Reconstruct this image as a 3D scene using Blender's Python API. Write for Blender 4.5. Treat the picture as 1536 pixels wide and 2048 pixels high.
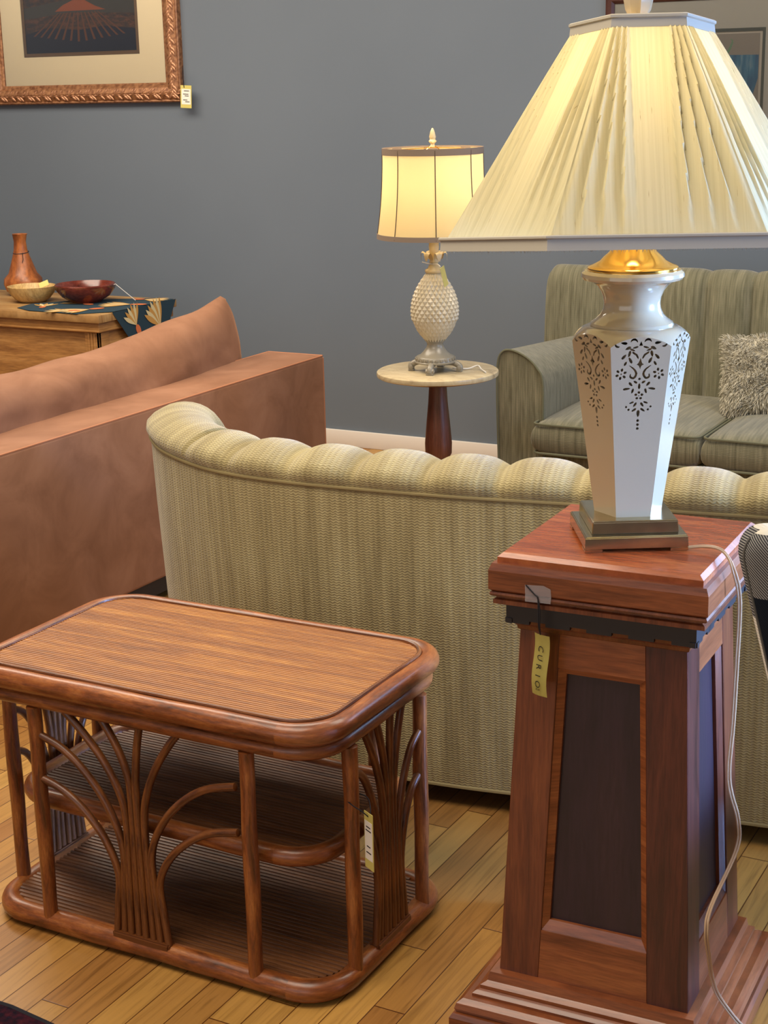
import bpy, bmesh, math, random
from mathutils import Vector, Matrix, noise
from mathutils.geometry import delaunay_2d_cdt
for o in list(bpy.data.objects): bpy.data.objects.remove(o)
SC = bpy.context.scene; COL = SC.collection
PI = math.pi; R = math.radians
sin, cos = math.sin, math.cos

# ---------------------------------------------------------------- camera
F_PX = 3120.0; YAW = R(28.61); PIT = R(15.27); ROLL = R(1.25)
fw = Vector((-sin(YAW)*cos(PIT), cos(YAW)*cos(PIT), -sin(PIT)))
r0 = Vector((cos(YAW), sin(YAW), 0)); u0 = r0.cross(fw)
rt = r0*cos(ROLL) - u0*sin(ROLL); up = u0*cos(ROLL) + r0*sin(ROLL)
cd = bpy.data.cameras.new('camera'); cam = bpy.data.objects.new('camera', cd); COL.objects.link(cam)
cam.matrix_world = Matrix(((rt.x, up.x, -fw.x, 0), (rt.y, up.y, -fw.y, 0), (rt.z, up.z, -fw.z, 1.6), (0, 0, 0, 1)))
cd.sensor_fit = 'VERTICAL'; cd.sensor_height = 24; cd.lens = 24*F_PX/2048
cd.clip_start = .05; cd.clip_end = 60
SC.camera = cam

# ---------------------------------------------------------------- world, lights, exposure
w = bpy.data.worlds.new('world'); SC.world = w; w.use_nodes = True
w.node_tree.nodes['Background'].inputs[0].default_value = (.60, .72, 1, 1)
w.node_tree.nodes['Background'].inputs[1].default_value = .6
SC.view_settings.view_transform = 'Standard'; SC.view_settings.look = 'None'
SC.view_settings.gamma = 1; SC.view_settings.use_curve_mapping = False
SC.view_settings.exposure = 0.1

def area(name, loc, rot, sx, sy, power, col):
    l = bpy.data.lights.new(name, 'AREA'); l.shape = 'RECTANGLE'; l.size = sx; l.size_y = sy
    l.energy = power; l.color = col
    o = bpy.data.objects.new(name, l); COL.objects.link(o); o.location = loc; o.rotation_euler = rot
    return o
WARM = (1, .88, .72); COOL = (.42, .62, 1.0)
area('window_daylight', (2.42, 3.3, 1.45), (0, R(90), 0), 1.9, 2.2, 52, COOL)
wl = area('pedestal_side_beam', (2.42, 3.35, 1.05), (0, 0, 0), 1.0, 1.6, 46, (.26, .47, 1.0)); wl.data.spread = R(34)  # added narrow blue beam, aimed to tint the pedestal's right side
wl.rotation_euler = Vector((-3.1, -.95, -.40)).to_track_quat('-Z', 'Y').to_euler()
area('rear_window_daylight', (.95, 6.07, 1.5), (R(-90), 0, 0), 1.6, 2.2, 90, COOL)
area('ceiling_light_back', (-3.9, 4.1, 3.12), (0, 0, 0), 4.0, 1.6, 165, WARM)
area('ceiling_light_mid', (-1.9, 1.3, 3.12), (0, 0, 0), 2.4, 1.4, 85, WARM)
area('ceiling_light_right', (-.4, 4.3, 3.12), (0, 0, 0), 1.6, 1.2, 55, WARM)
area('front_fill', (-1.6, -2.3, 1.7), (R(90), 0, 0), 4.5, 2.0, 34, (.93, .95, 1.0))  # added fill light from behind the camera; the front wall has no opening

# ---------------------------------------------------------------- helpers
def tag(o, label=None, cat=None, group=None, kind=None):
    if label: o['label'] = label
    if cat: o['category'] = cat
    if group: o['group'] = group
    if kind: o['kind'] = kind
    return o
def empty(name, loc, rz=0, label=None, cat=None, group=None):
    o = bpy.data.objects.new(name, None); COL.objects.link(o)
    o.location = loc; o.rotation_euler = (0, 0, rz); o.empty_display_size = .05
    return tag(o, label, cat, group)
def obj(name, bm, mats, parent=None, smooth=True, angle=40):
    me = bpy.data.meshes.new(name)
    bmesh.ops.recalc_face_normals(bm, faces=bm.faces)
    bm.to_mesh(me); bm.free()
    if not isinstance(mats, (list, tuple)): mats = [mats]
    for m in mats: me.materials.append(m)
    if smooth:
        for p in me.polygons: p.use_smooth = True
        me.set_sharp_from_angle(angle=R(angle))
    o = bpy.data.objects.new(name, me); COL.objects.link(o)
    if parent is not None: o.parent = parent
    return o
def wobj(name, bm, mats, parent, **k):
    """mesh built in world coordinates, hung under an Empty without moving"""
    inv = Matrix.Translation(parent.location) @ parent.rotation_euler.to_matrix().to_4x4()
    if parent.parent is not None:
        inv = Matrix.Translation(parent.parent.location) @ parent.parent.rotation_euler.to_matrix().to_4x4() @ inv
    bm.transform(inv.inverted())
    return obj(name, bm, mats, parent, **k)
def NB(): return bmesh.new()
def box(bm, x0, x1, y0, y1, z0, z1, bev=0, seg=2, mat=0, M=None):
    b = bmesh.new()
    bmesh.ops.create_cube(b, size=1)
    for v in b.verts:
        v.co = Vector(((x0+x1)/2+v.co.x*(x1-x0), (y0+y1)/2+v.co.y*(y1-y0), (z0+z1)/2+v.co.z*(z1-z0)))
    if bev > 0: bmesh.ops.bevel(b, geom=list(b.edges), offset=bev, segments=seg, profile=.5, affect='EDGES')
    merge(bm, b, mat, M)
def merge(bm, b, mat=0, M=None):
    if M is not None: b.transform(M)
    for f in b.faces: f.material_index = mat
    me = bpy.data.meshes.new('t'); b.to_mesh(me); b.free(); bm.from_mesh(me); bpy.data.meshes.remove(me)
def lathe(bm, prof, n=48, cx=0, cy=0, mat=0, fr=None, rot=0):
    """prof: list of (r, z). fr(angle, i) scales radius"""
    rings = []
    for i, (r, z) in enumerate(prof):
        if r < 1e-5: rings.append([bm.verts.new((cx, cy, z))]); continue
        rings.append([bm.verts.new((cx+r*(fr(a, i) if fr else 1)*cos(a), cy+r*(fr(a, i) if fr else 1)*sin(a), z))
                      for a in [rot+2*PI*k/n for k in range(n)]])
    for A, B in zip(rings, rings[1:]):
        for k in range(n):
            k2 = (k+1) % n
            if len(A) == 1 and len(B) == 1: continue
            if len(A) == 1: f = bm.faces.new((A[0], B[k2], B[k]))
            elif len(B) == 1: f = bm.faces.new((A[k], A[k2], B[0]))
            else: f = bm.faces.new((A[k], A[k2], B[k2], B[k]))
            f.material_index = mat
def catmull(pts, n=8, closed=False):
    P = [Vector(p) for p in pts]; out = []
    m = len(P)
    rng = range(m) if closed else range(m-1)
    for i in rng:
        if closed: a, b, c, d = P[(i-1) % m], P[i], P[(i+1) % m], P[(i+2) % m]
        else: a, b, c, d = P[max(i-1, 0)], P[i], P[i+1], P[min(i+2, m-1)]
        for k in range(n):
            t = k/n
            out.append(.5*((2*b)+(c-a)*t+(2*a-5*b+4*c-d)*t*t+(3*b-a-3*c+d)*t**3))
    if not closed: out.append(P[-1])
    return out
def tube(bm, pts, r, n=10, closed=False, mat=0, cap=True, uv=True):
    P = [Vector(p) for p in pts]; m = len(P)
    rf = r if callable(r) else (lambda t: r)
    uvl = bm.loops.layers.uv.verify() if uv else None
    T = []
    for i in range(m):
        a = P[(i-1) % m] if closed else P[max(i-1, 0)]
        b = P[(i+1) % m] if closed else P[min(i+1, m-1)]
        T.append((b-a).normalized())
    N = T[0].orthogonal().normalized()
    if abs(T[0].z) < .9: N = (Vector((0, 0, 1))-T[0]*T[0].z).normalized()
    rings = []; L = [0]
    for i in range(m):
        if i: L.append(L[-1]+(P[i]-P[i-1]).length)
        N = (N-T[i]*N.dot(T[i])).normalized(); B = T[i].cross(N)
        rr = rf(i/max(1, m-1))
        rings.append([bm.verts.new(P[i]+(N*cos(2*PI*k/n)+B*sin(2*PI*k/n))*rr) for k in range(n)])
    tot = L[-1]+((P[0]-P[-1]).length if closed else 0)
    for i in range(m if closed else m-1):
        A = rings[i]; Bq = rings[(i+1) % m]; l0 = L[i]; l1 = L[i+1] if i+1 < m else tot
        for k in range(n):
            f = bm.faces.new((A[k], A[(k+1) % n], Bq[(k+1) % n], Bq[k])); f.material_index = mat
            if uv:
                c0 = k/n*.08; c1 = (k+1)/n*.08
                for lp, q in zip(f.loops, ((l0, c0), (l0, c1), (l1, c1), (l1, c0))): lp[uvl].uv = q
    if cap and not closed:
        for ring, i, s in ((rings[0], 0, -1), (rings[-1], m-1, 1)):
            c = bm.verts.new(P[i]+T[i]*s*rf(0 if i == 0 else 1)*.45)
            for k in range(n):
                f = bm.faces.new((ring[k], ring[(k+1) % n], c)); f.material_index = mat
def grid(bm, fn, nu, nv, mat=0, uvf=None, closeu=False):
    """fn(i,j)->Vector; uvf(i,j)->(u,v)"""
    uvl = bm.loops.layers.uv.verify() if uvf else None
    V = [[bm.verts.new(fn(i, j)) for j in range(nv)] for i in range(nu)]
    for i in range(nu if closeu else nu-1):
        i2 = (i+1) % nu
        for j in range(nv-1):
            f = bm.faces.new((V[i][j], V[i2][j], V[i2][j+1], V[i][j+1])); f.material_index = mat
            if uvf:
                for lp, (a, b) in zip(f.loops, ((i, j), (i+1, j), (i+1, j+1), (i, j+1))): lp[uvl].uv = uvf(a, b)
    return V
def poly(bm, pts, mat=0):
    f = bm.faces.new([bm.verts.new(p) for p in pts]); f.material_index = mat; return f
def rrect(x0, x1, y0, y1, r, n=8):
    out = []
    for cx, cy, a0 in ((x1-r, y0+r, -PI/2), (x1-r, y1-r, 0), (x0+r, y1-r, PI/2), (x0+r, y0+r, PI)):
        for k in range(n+1): a = a0+PI/2*k/n; out.append((cx+r*cos(a), cy+r*sin(a)))
    return out
def densify(pts, step, closed=True):
    out = []; m = len(pts)
    for i in range(m if closed else m-1):
        a = Vector(pts[i]); b = Vector(pts[(i+1) % m]); k = max(1, int((b-a).length/step))
        for j in range(k): out.append(a+(b-a)*j/k)
    if not closed: out.append(Vector(pts[-1]))
    return out
def prism(bm, pts2, h0, h1, fn, mat=0):
    """extrude a 2D outline; fn(u,v,h)->Vector"""
    A = [bm.verts.new(fn(u, v, h0)) for u, v in pts2]; B = [bm.verts.new(fn(u, v, h1)) for u, v in pts2]
    n = len(A); fs = [bm.faces.new(A[::-1]), bm.faces.new(B)]
    for k in range(n): fs.append(bm.faces.new((A[k], A[(k+1) % n], B[(k+1) % n], B[k])))
    for f in fs: f.material_index = mat
def text_bm(s, size, M, mat=0, depth=0.0, bm=None, spacing=1.0):
    cu = bpy.data.curves.new('t', 'FONT'); cu.body = s; cu.size = size; cu.align_x = 'CENTER'; cu.align_y = 'CENTER'
    cu.extrude = depth; cu.resolution_u = 2; cu.space_character = spacing
    ob = bpy.data.objects.new('t', cu); COL.objects.link(ob)
    dg = bpy.context.evaluated_depsgraph_get(); me = bpy.data.meshes.new_from_object(ob.evaluated_get(dg))
    b = bmesh.new(); b.from_mesh(me); bpy.data.objects.remove(ob); bpy.data.meshes.remove(me); bpy.data.curves.remove(cu)
    merge(bm, b, mat, M)

# ---------------------------------------------------------------- materials
def srgb(c):
    if isinstance(c, str): c = tuple(int(c[i:i+2], 16)/255 for i in (0, 2, 4))
    return tuple(v/12.92 if v <= .04045 else ((v+.055)/1.055)**2.4 for v in c)+(1,)
class Mat:
    def __init__(s, name, rough=.5, spec=.5, metal=0, **kw):
        s.m = bpy.data.materials.new(name); s.m.use_nodes = True; s.t = s.m.node_tree; s.b = s.t.nodes['Principled BSDF']
        s.b.inputs['Roughness'].default_value = rough; s.b.inputs['Specular IOR Level'].default_value = spec
        s.b.inputs['Metallic'].default_value = metal
        for k, v in kw.items(): s.b.inputs[k.replace('_', ' ')].default_value = v
    def n(s, typ, **kw):
        nd = s.t.nodes.new('ShaderNode'+typ)
        for k, v in kw.items():
            if k.startswith('i_'): nd.inputs[k[2:].replace('_', ' ')].default_value = v
            else: setattr(nd, k, v)
        return nd
    def l(s, a, b): s.t.links.new(a, b)
    def coords(s, kind='Object', scale=(1, 1, 1), rot=(0, 0, 0)):
        tc = s.n('TexCoord'); mp = s.n('Mapping'); mp.inputs['Scale'].default_value = scale; mp.inputs['Rotation'].default_value = rot
        s.l(tc.outputs[kind], mp.inputs[0]); return mp.outputs[0]
    def ramp(s, fac, stops):
        rp = s.n('ValToRGB'); e = rp.color_ramp.elements
        while len(e) < len(stops): e.new(.5)
        for el, (p, c) in zip(e, stops): el.position = p; el.color = c if len(c) == 4 else srgb(c)
        s.l(fac, rp.inputs[0]); return rp.outputs[0]
    def noise(s, vec, scale, detail=4, rough=.55, dist=0):
        nd = s.n('TexNoise'); nd.inputs['Scale'].default_value = scale; nd.inputs['Detail'].default_value = detail
        nd.inputs['Roughness'].default_value = rough; nd.inputs['Distortion'].default_value = dist
        if vec is not None: s.l(vec, nd.inputs['Vector'])
        return nd.outputs['Fac']
    def mix(s, a, b, fac, mode='MIX'):
        mx = s.n('Mix'); mx.data_type = 'RGBA'; mx.blend_type = mode
        for i, v in ((0, fac), (6, a), (7, b)):
            if isinstance(v, (int, float)): mx.inputs[i].default_value = v
            elif isinstance(v, tuple): mx.inputs[i].default_value = v
            else: s.l(v, mx.inputs[i])
        return mx.outputs[2]
    def math(s, op, a, b=0):
        nd = s.n('Math', operation=op)
        for i, v in ((0, a), (1, b)):
            if isinstance(v, (int, float)): nd.inputs[i].default_value = v
            else: s.l(v, nd.inputs[i])
        return nd.outputs[0]
    def bump(s, h, strength=.3, dist=.002):
        b = s.n('Bump'); b.inputs['Strength'].default_value = strength; b.inputs['Distance'].default_value = dist
        s.l(h, b.inputs['Height']); s.l(b.outputs[0], s.b.inputs['Normal'])
    def col(s, c):
        if isinstance(c, (tuple, str)): s.b.inputs['Base Color'].default_value = c if isinstance(c, tuple) else srgb(c)
        else: s.l(c, s.b.inputs['Base Color'])
def plain(name, c, rough=.5, **k):
    m = Mat(name, rough, **k); m.col(srgb(c)); return m.m
def wood(name, dark, mid, light, scale=(30, 30, 2), rough=.35, ns=1.0, coat=0, kind='Object', knots=0, grainb=.15, spec=.45):
    m = Mat(name, rough, spec)
    if coat: m.b.inputs['Coat Weight'].default_value = coat; m.b.inputs['Coat Roughness'].default_value = .15
    v = m.coords(kind, scale)
    a = m.noise(v, ns, 6, .6, .6)
    b = m.noise(m.coords(kind, tuple(q*5 for q in scale)), ns*1.5, 3, .6)
    c1 = m.ramp(a, [(.28, srgb(dark)), (.5, srgb(mid)), (.74, srgb(light))])
    c2 = m.ramp(b, [(.35, (.62, .58, .55, 1)), (.6, (1, 1, 1, 1))])
    c = m.mix(c1, c2, .75, 'MULTIPLY')
    if knots:
        vo = m.n('TexVoronoi'); vo.inputs['Scale'].default_value = knots; m.l(m.coords('Object', (1, 1, 1.4)), vo.inputs['Vector'])
        k = m.ramp(vo.outputs['Distance'], [(.05, srgb('4a2a14')), (.12, (1, 1, 1, 1))])
        c = m.mix(c, k, .85, 'MULTIPLY')
    m.col(c); m.bump(b, grainb, .001); return m.m
WALLP = Mat('slate_wall_paint', .62, .35)
WALLP.col(WALLP.ramp(WALLP.noise(WALLP.coords('Object', (.6, .6, .6)), 1.2, 3), [(.3, srgb('626b75')), (.7, srgb('69727c'))]))
WALLP.bump(WALLP.noise(WALLP.coords(), 260, 3), .12, .001); WALLP = WALLP.m
TRIM = plain('white_trim_paint', 'd8d0c6', .4)
CEIL = plain('ceiling_paint', 'c9c2b6', .8)
# oak strip floor: planks along Y
fl = Mat('oak_strip_floor', .33, .45)
tc = fl.n('TexCoord'); sx = fl.n('SeparateXYZ'); fl.l(tc.outputs['Object'], sx.inputs[0])
xo = fl.math('ADD', sx.outputs[0], 1.714+.0617*200)
row = fl.math('FLOOR', fl.math('DIVIDE', xo, .0617))
wn = fl.n('TexWhiteNoise', noise_dimensions='1D'); fl.l(row, wn.inputs['W'])
yo = fl.math('ADD', sx.outputs[1], fl.math('MULTIPLY', wn.outputs['Value'], 3.0))
seg = fl.math('FLOOR', fl.math('DIVIDE', yo, .85))
cb = fl.n('CombineXYZ'); fl.l(row, cb.inputs[0]); fl.l(seg, cb.inputs[1])
wn2 = fl.n('TexWhiteNoise', noise_dimensions='3D'); fl.l(cb.outputs[0], wn2.inputs['Vector'])
base = fl.ramp(wn2.outputs['Value'], [(0, srgb('946633')), (.35, srgb('a67a3e')), (.7, srgb('b48946')), (1, srgb('9b6d37'))])
addv = fl.n('VectorMath', operation='ADD'); fl.l(tc.outputs['Object'], addv.inputs[0]); fl.l(wn2.outputs['Color'], addv.inputs[1])
mp = fl.n('Mapping'); mp.inputs['Scale'].default_value = (60, 3.2, 1); fl.l(addv.outputs[0], mp.inputs[0])
g1 = fl.noise(mp.outputs[0], 1.0, 6, .62, 1.2)
gr = fl.ramp(g1, [(.3, (.52, .46, .38, 1)), (.5, (.92, .9, .86, 1)), (.75, (1.08, 1.06, 1.02, 1))])
c = fl.mix(base, gr, .85, 'MULTIPLY')
fx = fl.math('FRACT', fl.math('DIVIDE', xo, .0617)); fy = fl.math('FRACT', fl.math('DIVIDE', yo, .85))
gx = fl.math('MINIMUM', fx, fl.math('SUBTRACT', 1, fx)); gy = fl.math('MULTIPLY', fl.math('MINIMUM', fy, fl.math('SUBTRACT', 1, fy)), 11)
gap = fl.ramp(fl.math('MINIMUM', gx, gy), [(.0, (.16, .09, .05, 1)), (.012, (.3, .19, .11, 1)), (.024, (1, 1, 1, 1))])
c = fl.mix(c, gap, 1.0, 'MULTIPLY'); fl.col(c)
fl.bump(fl.math('ADD', fl.math('MULTIPLY', g1, .25), gap), .25, .0015)
FLOOR = fl.m

RATTAN = wood('stained_rattan_cane', '46230d', '87491f', 'ad6c34', (9, 60, 1), .36, 1.0, .2, 'UV', 0, .3)
RATTAN_THIN = wood('stained_rattan_rod', '3c1f0d', '6d3d1b', '8e5727', (12, 50, 1), .38, 1.0, .15, 'UV', 0, .3)
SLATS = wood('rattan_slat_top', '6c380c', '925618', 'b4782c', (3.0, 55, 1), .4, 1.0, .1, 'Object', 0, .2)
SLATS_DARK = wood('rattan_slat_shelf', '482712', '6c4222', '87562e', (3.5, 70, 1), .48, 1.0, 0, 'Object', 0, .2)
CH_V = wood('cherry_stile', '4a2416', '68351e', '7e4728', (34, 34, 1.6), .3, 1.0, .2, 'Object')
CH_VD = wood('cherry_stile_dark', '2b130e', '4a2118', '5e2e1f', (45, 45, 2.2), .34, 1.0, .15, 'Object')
CH_H = wood('cherry_rail', '5c2d12', '844826', '9c5d33', (3, 3, 40), .32, 1.0, .2, 'Object')
CH_T = wood('cherry_top', '702f14', '9a4c26', 'b26634', (4, 26, 4), .26, 1.0, .35, 'Object')
CH_P = wood('dark_panel', '1c0f16', '271620', '311d24', (20, 20, 2), .4, 1.0, .1, 'Object')
PINE = wood('old_pine', '7d5228', 'a0713c', 'b5874f', (2.2, 2.2, 26), .5, 1.0, 0, 'Object', 3.2)
PINE_T = wood('old_pine_top', '845c30', 'a07a48', 'b79665', (2.5, 26, 2.5), .55, 1.0, 0, 'Object')
VASEW = wood('two_tone_juniper', '5a2c14', 'a8602c', 'cc8548', (9, 9, 5), .4, 1.0, .1, 'Object', 5.0)
BOWL_L = wood('pale_ash_wood', 'a8834c', 'c7a468', 'd8ba80', (26, 8, 5), .45, 1.0, 0, 'Object')
BOWL_D = wood('dark_red_wood', '3e1712', '6a2c20', '7f3c2c', (9, 9, 16), .22, 1.0, .5, 'Object')
COLUMN = wood('walnut_column', '3c1e14', '5f3424', '6f4030', (26, 26, 2), .35, 1.0, .2, 'Object')
BLACK = plain('black_wood', '0d0c0d', .5)
DARKFR = plain('black_painted_frieze', '171518', .45)

def cloth(name, c1, c2, c3, pu, pv, wob=1.2, strength=.6, dist=.002, rough=.9, sheen=.3, contrast=.5, streak=6):
    """woven upholstery in UV metres: columns of period pu, rows of period pv"""
    m = Mat(name, rough, .2); m.b.inputs['Sheen Weight'].default_value = sheen; m.b.inputs['Sheen Roughness'].default_value = .45
    tcn = m.n('TexCoord'); s = m.n('SeparateXYZ'); m.l(tcn.outputs['UV'], s.inputs[0])
    colm = m.math('SINE', m.math('MULTIPLY', s.outputs[0], 2*PI/pu))
    nz = m.noise(m.coords('UV', (60, 60, 1)), 1.0, 3)
    ph = m.math('ADD', m.math('MULTIPLY', colm, wob), m.math('MULTIPLY', nz, 7))
    rw = m.math('SINE', m.math('ADD', m.math('MULTIPLY', s.outputs[1], 2*PI/pv), ph))
    hgt = m.math('ADD', m.math('MULTIPLY', rw, .35), m.math('MULTIPLY', colm, .22))
    fine = m.noise(m.coords('UV', (900, 500, 1)), 1.0, 2)
    hh = m.math('ADD', hgt, m.math('MULTIPLY', fine, .5))
    base = m.ramp(m.noise(m.coords('UV', (streak*6, streak*.5, 1)), 1.0, 4), [(.3, srgb(c1)), (.5, srgb(c2)), (.72, srgb(c3))])
    sh = m.ramp(m.math('ADD', m.math('MULTIPLY', hh, .5), .4), [(.1, (1-contrast,)*3+(1,)), (.8, (1, 1, 1, 1))])
    m.col(m.mix(base, sh, 1.0, 'MULTIPLY')); m.bump(hh, strength, dist); return m.m
CREAM = cloth('cream_chenille', '93845a', 'a8996b', 'baac7d', .013, .0062, 1.3, .55, .0025, .92, .35, .42)
GREEN = cloth('sage_strie_weave', '5f5c46', '736f58', '868067', .009, .004, .8, .35, .0015, .9, .3, .35, 14)
PIPE_C = plain('cream_piping', '8b7c52', .85); PIPE_G = plain('sage_piping', '5d5c46', .85)
vel = Mat('brown_velvet', .75, .25); vel.b.inputs['Sheen Weight'].default_value = .35; vel.b.inputs['Sheen Roughness'].default_value = .35
vel.b.inputs['Sheen Tint'].default_value = srgb('e0a880')
vn = vel.noise(vel.coords('Object', (3, 3, 3)), 1.6, 5, .6, .6)
vel.col(vel.ramp(vn, [(.3, srgb('754f37')), (.5, srgb('845c43')), (.7, srgb('91684e'))]))
vel.bump(vel.noise(vel.coords(), 9, 4), .12, .01); VELVET = vel.m
PIPE_B = plain('brown_piping', 'a06846', .8)

# buffalo check (UV metres)
ck = Mat('buffalo_check_twill', .95, .15)
t1 = ck.n('TexCoord'); s1 = ck.n('SeparateXYZ'); ck.l(t1.outputs['UV'], s1.inputs[0])
cu_ = ck.math('GREATER_THAN', ck.math('SINE', ck.math('MULTIPLY', s1.outputs[0], 2*PI/.26)), 0)
cv_ = ck.math('GREATER_THAN', ck.math('SINE', ck.math('MULTIPLY', s1.outputs[1], 2*PI/.26)), 0)
tw = ck.math('SINE', ck.math('MULTIPLY', ck.math('ADD', s1.outputs[0], s1.outputs[1]), 2*PI/.0042))
twc = ck.ramp(ck.math('ADD', ck.math('MULTIPLY', tw, .5), .5), [(.25, srgb('2b2b30')), (.75, srgb('8f8c86'))])
ca = ck.mix(srgb('d6d0c0'), twc, cu_); cbb = ck.mix(twc, srgb('11161f'), cu_)
ck.col(ck.mix(ca, cbb, cv_)); ck.bump(tw, .3, .001); CHECK = ck.m

PORC = Mat('ivory_porcelain', .12, .6, Coat_Weight=.6, Coat_Roughness=.04); PORC.col(srgb('b0a084')); PORC = PORC.m
BRASS = Mat('polished_brass', .16, .5, 1.0); BRASS.col(srgb('e8b860')); BRASS = BRASS.m
NICKEL = Mat('antique_brushed_brass', .2, .5, 1.0)
NICKEL.col(NICKEL.ramp(NICKEL.noise(NICKEL.coords(), 30, 4), [(.3, srgb('c2b699')), (.7, srgb('d6cbaa'))])); NICKEL = NICKEL.m
MARBLE = Mat('cream_marble', .25, .5)
MARBLE.col(MARBLE.ramp(MARBLE.noise(MARBLE.coords('Object', (1, 1.6, 1)), 9, 7, .62, 1.5), [(.25, srgb('7f6f55')), (.45, srgb('af9e7c')), (.75, srgb('c4b592'))])); MARBLE = MARBLE.m
PINEAP = plain('cream_glazed_ceramic', 'c2b69b', .3); PEWTER = plain('grey_glazed_ceramic', '857d6c', .28)
GOLDLEAF = plain('cream_gold_leaf', 'cfb98a', .35)
def shade_mat(name, c, trans, flecks=True, seg=False):
    m = bpy.data.materials.new(name); m.use_nodes = True; t = m.node_tree; t.nodes.clear()
    out = t.nodes.new('ShaderNodeOutputMaterial'); d = t.nodes.new('ShaderNodeBsdfDiffuse'); tr = t.nodes.new('ShaderNodeBsdfTranslucent')
    mx = t.nodes.new('ShaderNodeMixShader'); mx.inputs[0].default_value = trans
    t.links.new(d.outputs[0], mx.inputs[1]); t.links.new(tr.outputs[0], mx.inputs[2]); t.links.new(mx.outputs[0], out.inputs[0])
    if flecks:
        tc = t.nodes.new('ShaderNodeTexCoord'); mp = t.nodes.new('ShaderNodeMapping'); mp.inputs['Scale'].default_value = (420, 26, 1)
        nz = t.nodes.new('ShaderNodeTexNoise'); nz.inputs['Scale'].default_value = 1; nz.inputs['Detail'].default_value = 3
        rp = t.nodes.new('ShaderNodeValToRGB'); e = rp.color_ramp.elements
        e[0].position = .24; e[0].color = srgb('9a8458'); e[1].position = .31; e[1].color = srgb(c)
        t.links.new(tc.outputs['UV'], mp.inputs[0]); t.links.new(mp.outputs[0], nz.inputs['Vector']); t.links.new(nz.outputs[0], rp.inputs[0])
        mp2 = t.nodes.new('ShaderNodeMapping'); mp2.inputs['Scale'].default_value = (230, 3, 1); n2 = t.nodes.new('ShaderNodeTexNoise'); n2.inputs['Scale'].default_value = 1
        t.links.new(tc.outputs['UV'], mp2.inputs[0]); t.links.new(mp2.outputs[0], n2.inputs['Vector'])
        r2 = t.nodes.new('ShaderNodeValToRGB'); r2.color_ramp.elements[0].position = .3; r2.color_ramp.elements[0].color = (.90, .89, .86, 1)
        r2.color_ramp.elements[1].position = .6; r2.color_ramp.elements[1].color = (1, 1, 1, 1); t.links.new(n2.outputs[0], r2.inputs[0])
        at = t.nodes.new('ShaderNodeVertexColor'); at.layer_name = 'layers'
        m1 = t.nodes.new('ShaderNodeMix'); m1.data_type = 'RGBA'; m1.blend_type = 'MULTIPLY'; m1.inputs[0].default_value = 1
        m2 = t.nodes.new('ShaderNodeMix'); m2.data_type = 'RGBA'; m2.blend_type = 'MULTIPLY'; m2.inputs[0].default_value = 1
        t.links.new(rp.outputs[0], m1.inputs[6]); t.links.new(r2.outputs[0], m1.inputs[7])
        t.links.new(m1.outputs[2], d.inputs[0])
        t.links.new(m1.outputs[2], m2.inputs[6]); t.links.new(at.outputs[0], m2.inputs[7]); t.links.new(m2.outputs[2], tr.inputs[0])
    else:
        d.inputs[0].default_value = srgb(c); tr.inputs[0].default_value = srgb(c)
    return m
SILK = shade_mat('raw_silk_shade', 'd6cda6', .45)
DRUM = shade_mat('cream_drum_fabric', 'efe3bd', .55, False)
TRIMB = plain('taupe_shade_trim', '7d6c5c', .85); TRIMS = plain('ivory_fringe_trim', 'a39c8c', .9)
SEAM = plain('dark_seam_cord', '4a3a2c', .9)
def emis(name, c, s):
    m = bpy.data.materials.new(name); m.use_nodes = True; t = m.node_tree; t.nodes.clear()
    o = t.nodes.new('ShaderNodeOutputMaterial'); e = t.nodes.new('ShaderNodeEmission'); e.inputs[0].default_value = c; e.inputs[1].default_value = s
    t.links.new(e.outputs[0], o.inputs[0]); return m
BULB = emis('lit_bulb_glass', (1, .74, .44, 1), 16)
YTAG = plain('yellow_card', 'cdbf68', .6); WTAG = plain('white_sticker', 'ece4d6', .6); INK = plain('black_ink', '15130f', .7)
STRING = plain('white_cotton_string', 'd8d4cc', .9); BSTRING = plain('black_elastic_string', '14131a', .8)
CORD = plain('clear_brown_lamp_cord', 'a98b6c', .3)
GILT = Mat('bronze_gilt_frame', .45, .5, .4)
GILT.col(GILT.ramp(GILT.noise(GILT.coords(), 60, 4), [(.3, srgb('6b4028')), (.7, srgb('b07e56'))])); GILT = GILT.m
GILT2 = Mat('bright_gilt_relief', .36, .5, .5); GILT2.col(srgb('a87858')); GILT2 = GILT2.m
MATB = plain('cream_mat_board', 'f0e0bc', .8); MATG = plain('grey_mat_board', '9c9a92', .8)
DKFR = wood('dark_mahogany_frame', '2a1512', '4a2a22', '5c382c', (3, 3, 3), .35)
def glassm():
    m = bpy.data.materials.new('picture_glass'); m.use_nodes = True; t = m.node_tree; t.nodes.clear()
    o = t.nodes.new('ShaderNodeOutputMaterial'); a = t.nodes.new('ShaderNodeBsdfTransparent'); g = t.nodes.new('ShaderNodeBsdfGlossy')
    g.inputs['Roughness'].default_value = .03; f = t.nodes.new('ShaderNodeFresnel'); f.inputs[0].default_value = 1.45
    mx = t.nodes.new('ShaderNodeMixShader'); t.links.new(f.outputs[0], mx.inputs[0]); t.links.new(a.outputs[0], mx.inputs[1]); t.links.new(g.outputs[0], mx.inputs[2])
    t.links.new(mx.outputs[0], o.inputs[0]); return m
PGLASS = glassm()
def tapem():
    m = bpy.data.materials.new('clear_tape'); m.use_nodes = True; t = m.node_tree; b = t.nodes['Principled BSDF']
    b.inputs['Base Color'].default_value = srgb('b0acb0'); b.inputs['Alpha'].default_value = .42; b.inputs['Roughness'].default_value = .3
    return m
TAPE = tapem()

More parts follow.
